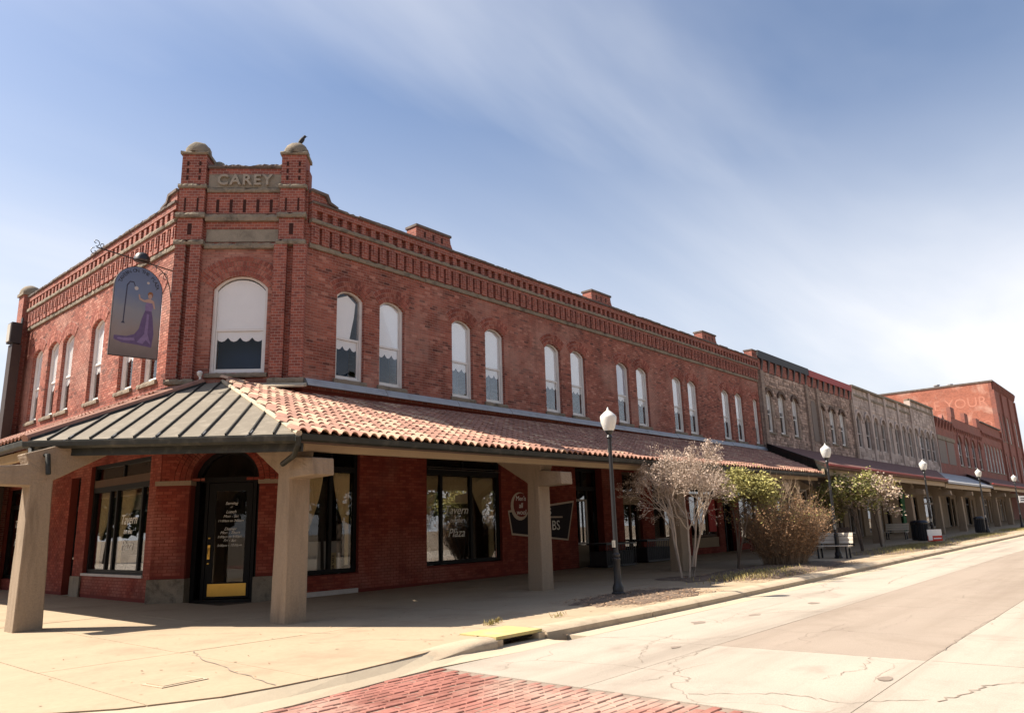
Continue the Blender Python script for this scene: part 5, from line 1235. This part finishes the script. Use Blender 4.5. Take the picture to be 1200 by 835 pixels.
# low brick building seen past the left edge
lo = thing('low_brick_building', (8, 40, 0), 'low orange brick wall beyond the left end of the corner building', 'building')
MB().box(7.6, 20, 38.5, 50, 0, 6.2).build('wall', 'brick', lo); MB().box(7.5, 20.1, 38.4, 50.1, 6.2, 6.35).build('coping', 'coping', lo)

# things under the canopy
gb = thing('green_board', (66, 16.2, .4), 'bright green painted panel beside a shop doorway', 'panel')
MB(FR).box(65.2, 68.9, -.12, -.04, .3, 3.2).build('panel', 'green_board', gb); MB(FR).prism([(65.2, 3.21), (68.9, 3.21), (68.2, 3.8), (66, 3.8)], -.12, -.04).build('header', 'green_board', gb); MB(FR).box(68.0, 68.5, -.14, -.122, 1.0, 1.5).build('notice', 'black_wood', gb)
# black railing bench-planter by the recessed door
rb = local_thing('iron_planter_rail', (23.2, 15.6, gz(23)), 'black iron railing box standing beside the recessed shop door', 'railing')
mb = MB(); mb.box(-.95, .95, -.42, -.38, .78, .84); mb.box(-.95, .95, .38, .42, .78, .84); mb.box(-.95, -.91, -.38, .38, .78, .84); mb.box(.91, .95, -.38, .38, .78, .84); mb.box(-.95, .95, -.42, .42, .03, .09); mb.build('rail', 'iron', rb)
for k in range(15):
    x = -.92 + 1.84 * k / 14; MB().box(x - .012, x + .012, -.41, -.39, .09, .78).build('baluster', 'iron', rb)
MB().box(-.88, .88, -.34, .34, .09, .55).build('trough', 'black_metal', rb)
rb2 = clone(rb); rb2.location = (26.4, 15.9, gz(26)); rb2['label'] = 'black iron railing box beside the second shop window pier'; rb2['group'] = rb['group'] = 'iron railing boxes under the canopy'
rp = MB(); T = TR((34.2, 15.2, gz(34)), .1)
rp.T = T; rp.box(-.3, .3, -.02, .02, .06, 1.25); tag(rp.build('notice_board', 'paint_maroon'), 'reddish freestanding board under canopy behind the bare tree', 'board')
def bench(loc, rz, label, wood):
    b_ = local_thing('park_bench', loc, label, 'bench', 'benches under and beside the canopy', rz)
    for k in range(4): MB().box(-.62, .62, -.22 + .115 * k, -.12 + .115 * k, .42, .455).build('seat_slat', wood, b_)
    for k in range(3):
        zb = .52 + .13 * k; MB().prismx([(.245 + .03 * k, zb), (.28 + .03 * k, zb), (.305 + .03 * k, zb + .115), (.27 + .03 * k, zb + .115)], -.62, .62).build('back_slat', wood, b_)
    for s in (-.5, .5):
        mb = MB(); mb.box(s - .03, s + .03, -.22, -.17, 0, .418); mb.box(s - .03, s + .03, .17, .22, 0, .418); mb.box(s - .03, s + .03, -.169, .169, .36, .418); mb.prismx([(.221, .36), (.275, .36), (.39, .93), (.345, .93)], s - .029, s + .029); mb.build('leg', 'iron', b_)
    return b_
bench((28.9, 9.75, gz(29)), -math.pi / 2, 'sunlit pale bench beside the brown bush near the kerb', 'bench_wood')
bench((39.5, 12.9, gz(39)), -.9, 'shaded bench behind the green leafy small tree', 'bench_dark')
bench((48.2, 12.6, gz(48)), -math.pi / 2, 'shaded bench in front of the green panel', 'bench_wood')
def litter_bin(loc, label):
    b_ = local_thing('litter_bin', loc, label, 'litter bin', 'black litter bins')
    for k in range(16):
        a = 6.283 * k / 16; MB().box(.29 * math.cos(a) - .02, .29 * math.cos(a) + .02, .29 * math.sin(a) - .02, .29 * math.sin(a) + .02, .03, .92).build('slat', 'iron', b_)
    mb = MB(); mb.lathe([(.27, .02), (.265, .88)], n=14); mb.build('liner', 'black_metal', b_); mb = MB(); mb.lathe([(.33, .90), (.34, .95), (.30, 1.02), (.18, 1.08), (.16, 1.06)], n=14); mb.build('lid', 'iron', b_, True)
litter_bin((45.6, 10.6, gz(45)), 'black litter bin right of the third lamp post')
litter_bin((46.6, 11.1, gz(46)), 'black litter bin beside a column behind the third lamp post')
litter_bin((59.4, 10.3, gz(59)), 'black litter bin right of the fourth lamp post')
ys = local_thing('yard_sign', (42.4, 9.35, gz(42)), 'small red and white sign on wire legs on the grass strip', 'sign', None, rad(-35))
MB().box(-.42, .42, -.012, .012, .36, .66).build('white_half', 'sign_white', ys); MB().box(-.42, .42, -.0122, .0122, .10, .358).build('red_half', 'sign_red', ys); MB().box(-.40, -.16, -.016, -.013, .14, .46).build('portrait', 'sign_white', ys)
for s in (-.3, .3): MB().tube([(s, .02, -.03), (s, .02, .4)], .006, n=5).build('wire_leg', 'silver', ys)
MB().box(-.10, .36, -.016, -.013, .20, .25).build('print', 'sign_white', ys)
ws_ = local_thing('street_sign', (74.5, 9.4, gz(74)), 'white rectangular sign on a post at right edge of the view', 'sign', None, rad(-40))
MB().tube([(0, .03, -.05), (0, .03, 2.5)], .03, n=8).build('post', 'iron', ws_); MB().box(-.55, .55, -.015, .012, 1.95, 2.5).build('panel', 'sign_white', ws_)
for k in range(2): MB().box(-.42, .42, -.019, -.016, 2.1 + .16 * k, 2.17 + .16 * k).build('print', 'paint_dark', ws_)

# ------------------------------------------------------------------ planting
def bed(name, poly, h, mat, cat=None):
    n = len(poly); cx = sum(p[0] for p in poly) / n; cy = sum(p[1] for p in poly) / n; vs = []; fs = []
    for k, (s, hh) in enumerate(((1, .006), (.8, h * .6), (.45, h))):
        for p in poly:
            x, y = cx + (p[0] - cx) * s, cy + (p[1] - cy) * s; vs.append((x, y, gz(x) + hh + (rnd.uniform(-.01, .02) if k else 0)))
    for k in range(2):
        for i in range(n): fs.append((k * n + i, k * n + (i + 1) % n, (k + 1) * n + (i + 1) % n, (k + 1) * n + i))
    fs.append(tuple(range(2 * n, 3 * n))); return tag(MB().add(vs, fs).build(name, mat), kind='structure')
def ell(cx, cy, rx, ry, n=26, p=3.0, jit=.08):
    out = []
    for k in range(n):
        a = 6.283 * k / n; c, s = math.cos(a), math.sin(a); q = (abs(c) ** p + abs(s) ** p) ** (-1 / p) * rnd.uniform(1 - jit, 1 + jit); out.append((cx + rx * c * q, cy + ry * s * q))
    return out
bed('planting_bed', ell(14.3, 8.95, 1.9, .92, 40, 3, .16), .025, 'earth'); bed('planting_bed', ell(22.6, 9.3, 4.2, 1.25, 40, 3, .14), .10, 'earth'); bed('planting_bed', ell(37.5, 9.3, 6.5, 1.2), .04, 'earth'); bed('planting_bed', ell(52, 9.2, 6, 1.1), .04, 'earth'); bed('planting_bed', ell(19.1, 10.5, .9, .6, 30, 3, .15), .02, 'earth')
def scatter(name, spots, mat, size, up=.3, n3=False):
    mb = MB()
    for (x, y, z) in spots:
        s = size * rnd.uniform(.5, 1.4); a = rnd.uniform(0, 6.283); d = Vector((math.cos(a), math.sin(a), rnd.uniform(-up, up))).normalized() * s; e = Vector((-math.sin(a), math.cos(a), rnd.uniform(-up, up))).normalized() * s * .45; c = Vector((x, y, z))
        mb.add([c - d, c + e, c + d, c - e], [(0, 1, 2, 3)])
    return mb.build(name, mat)
sp2 = []
for (cx, cy, rx, ry, n, h) in ((14.3, 8.95, 2.0, 1.0, 2200, .025), (22.6, 9.3, 4.3, 1.3, 5200, .085), (37.5, 9.3, 6.3, 1.1, 900, .05)):
    for _ in range(n):
        x, y = cx + rx * rnd.uniform(-1, 1), cy + ry * rnd.uniform(-1, 1); k = max(abs(x - cx) / rx, abs(y - cy) / ry); sp2.append((x, y, gz(x) + .012 + h * max(0, 1 - k) * 1.1 + rnd.uniform(0, .02)))
for _ in range(260):
    x = rnd.uniform(9.5, 60); sp2.append((x, 7.42 + rnd.gauss(0, .06), rz_(x, 7.4) + .012))
for _ in range(120):
    x = rnd.uniform(2.6, 12); y = rnd.uniform(7.9, 12); sp2.append((x, y, .01))
tag(scatter('leaf_litter', sp2, 'litter', .026), 'dry brown leaf litter over the planting beds and kerb', 'leaf litter', kind='stuff')
gr = MB()
def blade(mb, x, y, z, h, lean, w=.006):
    a = rnd.uniform(0, 6.283); dx, dy = math.cos(a), math.sin(a); mb.add([(x - dy * w, y + dx * w, z), (x + dy * w, y - dx * w, z), (x + dx * lean * .4 + dy * w * .7, y + dy * lean * .4 - dx * w * .7, z + h * .6), (x + dx * lean, y + dy * lean, z + h)], [(0, 1, 2), (0, 2, 3)])
for (cx, cy, rx, ry, n) in ((20.8, 8.9, 2.4, .7, 1800), (37.5, 9.2, 6.0, 1.0, 5200), (52, 9.2, 5.6, 1.0, 4200), (66, 9.2, 5, 1.0, 2500), (9.25, 8.62, .16, .05, 60), (9.55, 8.75, .10, .04, 40), (10.6, 8.3, .3, .03, 25)):
    for _ in range(n):
        x, y = cx + rnd.gauss(0, .45) * rx, cy + rnd.gauss(0, .45) * ry; k = 1 if cx > 12 else .8; blade(gr, x, y, gz(x) + .01, rnd.uniform(.04, .13) * k, rnd.uniform(.01, .07))
for _ in range(900):
    x, y = 20.6 + rnd.gauss(0, 1.1), 9.0 + rnd.gauss(0, .35); blade(gr, x, y, gz(x) + .04, rnd.uniform(.05, .14), rnd.uniform(.02, .08), .01)
tag(gr.build('dry_grass', 'grass_dry'), 'thin dry grass tufts in beds and pavement joints', 'grass', kind='stuff')

def grow(mb, p, d, L_, r, depth, R, tips, spread, up, nseg=3, kids=(2, 3), shrink=(.68, .86), minr=.0025):
    pts = [p]; dd = d.copy()
    for k in range(nseg):
        dd = (dd + Vector((R.gauss(0, 1), R.gauss(0, 1), R.gauss(0, .7))) * .12).normalized(); pts.append(pts[-1] + dd * (L_ / nseg))
    mb.tube(pts, r, max(minr, r * .66), n=6 if r > .012 else 3, cap=False)
    if depth == 0: tips.append((pts[-1], dd)); return
    if depth <= 2: tips.append((pts[-1], dd))
    for k in range(R.randint(*kids)):
        nd = (dd + Vector((R.gauss(0, 1), R.gauss(0, 1), R.gauss(0, .8))) * spread + Vector((0, 0, up))).normalized()
        grow(mb, pts[-1 if k else R.choice((-1, -1, -2))], nd, L_ * R.uniform(*shrink), max(minr, r * .64), depth - 1, R, tips, spread, up, nseg, kids, shrink, minr)
def leaves(mb, tips, R, n, size, spread, flat=.5):
    for (p, d) in tips:
        for _ in range(n):
            c = p + Vector((R.gauss(0, 1), R.gauss(0, 1), R.gauss(0, 1))) * spread; s = size * R.uniform(.5, 1.3)
            a = Vector((R.gauss(0, 1), R.gauss(0, 1), R.gauss(0, flat))).normalized(); b_ = a.cross(Vector((R.gauss(0, 1), R.gauss(0, 1), R.gauss(0, 1)))).normalized()
            mb.add([c - a * s, c + b_ * s * .45, c + a * s, c - b_ * s * .45], [(0, 1, 2, 3)])
# bare crape-myrtle like tree with pale stems and dry seed heads
R = random.Random(21); base = Vector((19.1, 10.42, gz(20)))
mt = thing('bare_tree', base, 'bare pale multi stemmed tree with dry seed heads near the lamp post', 'tree')
tk = MB(); tw_ = MB(); tips = []
for k in range(5):
    a = k * 1.26 + R.uniform(-.3, .3); p = base + Vector((.17 * math.cos(a), .17 * math.sin(a), -.03)); lean = R.uniform(.04, .17); d = Vector((lean * math.cos(a), lean * math.sin(a), 1)).normalized()
    pts = [p]
    for q in range(5): d = (d + Vector((R.gauss(0, .06), R.gauss(0, .06), 0))).normalized(); pts.append(pts[-1] + d * R.uniform(.30, .39))
    tk.tube(pts, .033, .023, n=7)
    for q in range(4):
        nd = (d + Vector((R.gauss(0, 1), R.gauss(0, 1), .45)) * .42).normalized(); grow(tw_, pts[-1 - (q % 2)], nd, R.uniform(.48, .66), .022, 5, R, tips, .40, .12, nseg=3, shrink=(.66, .86), minr=.0032)
tk.build('trunk', 'bark_pale', mt, True); tag(tw_.build('branches', 'bark_pale', mt), kind='stuff')
tips = [t_ for t_ in tips if t_[0].z > 1.3]
lf = MB(); leaves(lf, tips, R, 4, .026, .035); tag(lf.build('crown', 'pods', mt), kind='stuff')
# evergreen behind it
R = random.Random(5); base = Vector((22.75, 10.65, gz(25)))
et = thing('evergreen_shrub', base, 'yellow green leafy small tree behind the bare tree', 'tree')
tk = MB(); tips = []
for k in range(3):
    d = Vector((R.gauss(0, .12), R.gauss(0, .12), 1)).normalized(); pts = [base + Vector((0, 0, -.03))]
    for q in range(4): d = (d + Vector((R.gauss(0, .05), R.gauss(0, .05), 0))).normalized(); pts.append(pts[-1] + d * .42)
    tk.tube(pts, .035, .02, n=6)
    for q in range(3): grow(tk, pts[-1], (d + Vector((R.gauss(0, 1), R.gauss(0, 1), .3)) * .55).normalized(), .44, .014, 4, R, tips, .5, .06)
tk.build('trunk', 'bark_dark', et)
hi = [t_ for t_ in tips if t_[0].z > 2.25]; lw = [t_ for t_ in tips if 1.5 < t_[0].z <= 2.25]
lf = MB(); leaves(lf, hi, R, 11, .055, .15); leaves(lf, lw, R, 4, .055, .15); tag(lf.build('crown', 'leaf_yellow', et), kind='stuff')
# big dry bush
R = random.Random(9); base = Vector((24.3, 9.75, gz(24) + .07))
bu = thing('dry_bush', base, 'large brown dry bush with arching stems beside the kerb', 'bush')
st_ = MB(); tips = []
for k in range(620):
    a = R.uniform(0, 6.283); q = math.sqrt(R.random()); p = base + Vector((q * .9 * math.cos(a), q * .6 * math.sin(a), -.08)); lean = .05 + q * R.uniform(.1, .42); d = Vector((lean * math.cos(a) * 1.1, lean * math.sin(a), 1)).normalized()
    L_ = R.uniform(1.25, 2.2) * (1.08 if q < .5 else .9); pts = [p]; n = 7
    for s in range(n):
        d = (d + Vector((math.cos(a) * .05 * s * .5, math.sin(a) * .05 * s * .5, 0)) + Vector((R.gauss(0, .07), R.gauss(0, .07), 0))).normalized(); pts.append(pts[-1] + d * (L_ / n))
    st_.tube(pts, R.uniform(.005, .009), .002, n=3, cap=False)
    for s in range(2, n + 1):
        for _ in range(3):
            dd = (d + Vector((R.gauss(0, .45), R.gauss(0, .45), .15))).normalized(); e = pts[s] + dd * R.uniform(.10, .30); st_.tube([pts[s], e], .0030, .0015, n=3, cap=False)
            tips.append((pts[s] + dd * .08, dd)); tips.append((e, dd))
for k in range(9):                       # a few tall bare shoots
    a = R.uniform(0, 6.283); p = base + Vector((.6 * math.cos(a), .4 * math.sin(a), 0)); grow(st_, p, Vector((R.gauss(0, .08), R.gauss(0, .08), 1)).normalized(), 1.35, .013, 3, R, [], .32, .30, shrink=(.5, .68))
tag(st_.build('stems', 'stem_brown', bu), kind='stuff')
lf = MB(); leaves(lf, tips, R, 1, .036, .04); tag(lf.build('foliage', 'leaf_brown', bu), kind='stuff')
lf = MB(); leaves(lf, [t_ for t_ in tips if t_[0].z > base.z + 1.3 and R.random() < .22], R, 1, .036, .06); tag(lf.build('green_shoots', 'leaf_yellow', bu), kind='stuff')
# two small street trees
def small_tree(loc, label, seed, mats, h0, spread, bark):
    R = random.Random(seed); base = Vector(loc); o = thing('small_tree', base, label, 'tree'); tk = MB(); tips = []
    for k in range(2 if seed != 31 else 1):
        d = Vector((R.gauss(0, .08), R.gauss(0, .06), 1)).normalized(); pts = [base + Vector((.06 * k, .05 * k, -.03))]
        for q in range(5): d = (d + Vector((R.gauss(0, .04), R.gauss(0, .04), 0))).normalized(); pts.append(pts[-1] + d * h0 / 5)
        tk.tube(pts, .05, .032, n=7)
        for q in range(4 if seed != 31 else 6): grow(tk, pts[-1 - q % 2], (d + Vector((R.gauss(0, 1), R.gauss(0, 1), .5)) * .55).normalized(), spread, .02, 4, R, tips, .48, .10)
    tk.build('trunk', bark, o)
    for m_, pr, n, s in mats:
        lf = MB(); leaves(lf, [t_ for t_ in tips if R.random() < pr], R, n, s, .12); tag(lf.build('crown', m_, o), kind='stuff')
small_tree((34.4, 10.4, gz(34)), 'small leafy green tree with pale blossom by the second lamp post', 30, [('leaf_green', 1, 8, .07), ('leaf_yellow', .7, 7, .07), ('leaf_flower', .5, 6, .065)], 1.55, .62, 'bark_dark')
small_tree((38.2, 10.7, gz(38)), 'small tree covered in pinkish cream blossom, single straight trunk', 31, [('leaf_flower', 1, 11, .065), ('leaf_yellow', .5, 5, .065), ('leaf_green', .2, 3, .06)], 1.6, .62, 'bark_dark')

# unseen dark trees, added to darken the shade and the shop glass reflections
R = random.Random(77); tr_ = MB(); trunks = MB()
for (x, y, h, w) in [(-24, -6, 13, 5), (-17, -15, 14, 5.5), (-8, -18, 13, 5), (1, -19, 15, 6), (10, -17, 13.5, 5.5), (19, -19, 14.5, 6), (28, -17, 13, 5.5), (38, -19, 15, 6), (49, -17, 14, 6), (61, -19, 14, 6), (-22, 4, 8, 4), (-23, 12, 8, 4), (-23, 21, 8, 4), (-22, 30, 8, 4.5), (-15, 44, 9, 4.5), (-13, 54, 9, 4.5), (-14, 64, 9, 5), (-12, 76, 9, 5), (-13, 90, 10, 6), (-10, 106, 10, 6)]:
    trunks.tube([(x, y, -.6), (x + R.uniform(-.3, .3), y, h * .35), (x, y, h * .7)], .28, .12, n=7)
    for _ in range(1500):
        q = R.random() ** .4; th, ph = R.uniform(0, 6.283), math.acos(R.uniform(-1, 1)); c = Vector((x + w * q * math.sin(ph) * math.cos(th), y + w * q * math.sin(ph) * math.sin(th), h * .58 + h * .42 * q * math.cos(ph)))
        a = Vector((R.gauss(0, 1), R.gauss(0, 1), R.gauss(0, 1))).normalized(); b_ = a.cross(Vector((R.gauss(0, 1), R.gauss(0, 1), R.gauss(0, 1)))).normalized(); k = R.uniform(.25, .6)
        tr_.add([c - a * k, c + b_ * k * .6, c + a * k, c - b_ * k * .6], [(0, 1, 2, 3)])
pmat('leaf_dark', (.045, .055, .022), .7, .25, 3, bmp=0, island=.4)
tt = tag(tr_.build('added_trees', 'leaf_dark'), 'added dark mass of trees behind the viewer, darkens shade and window reflections', 'trees', kind='stuff')
tag(trunks.build('trunks', 'bark_dark', tt), kind='stuff')
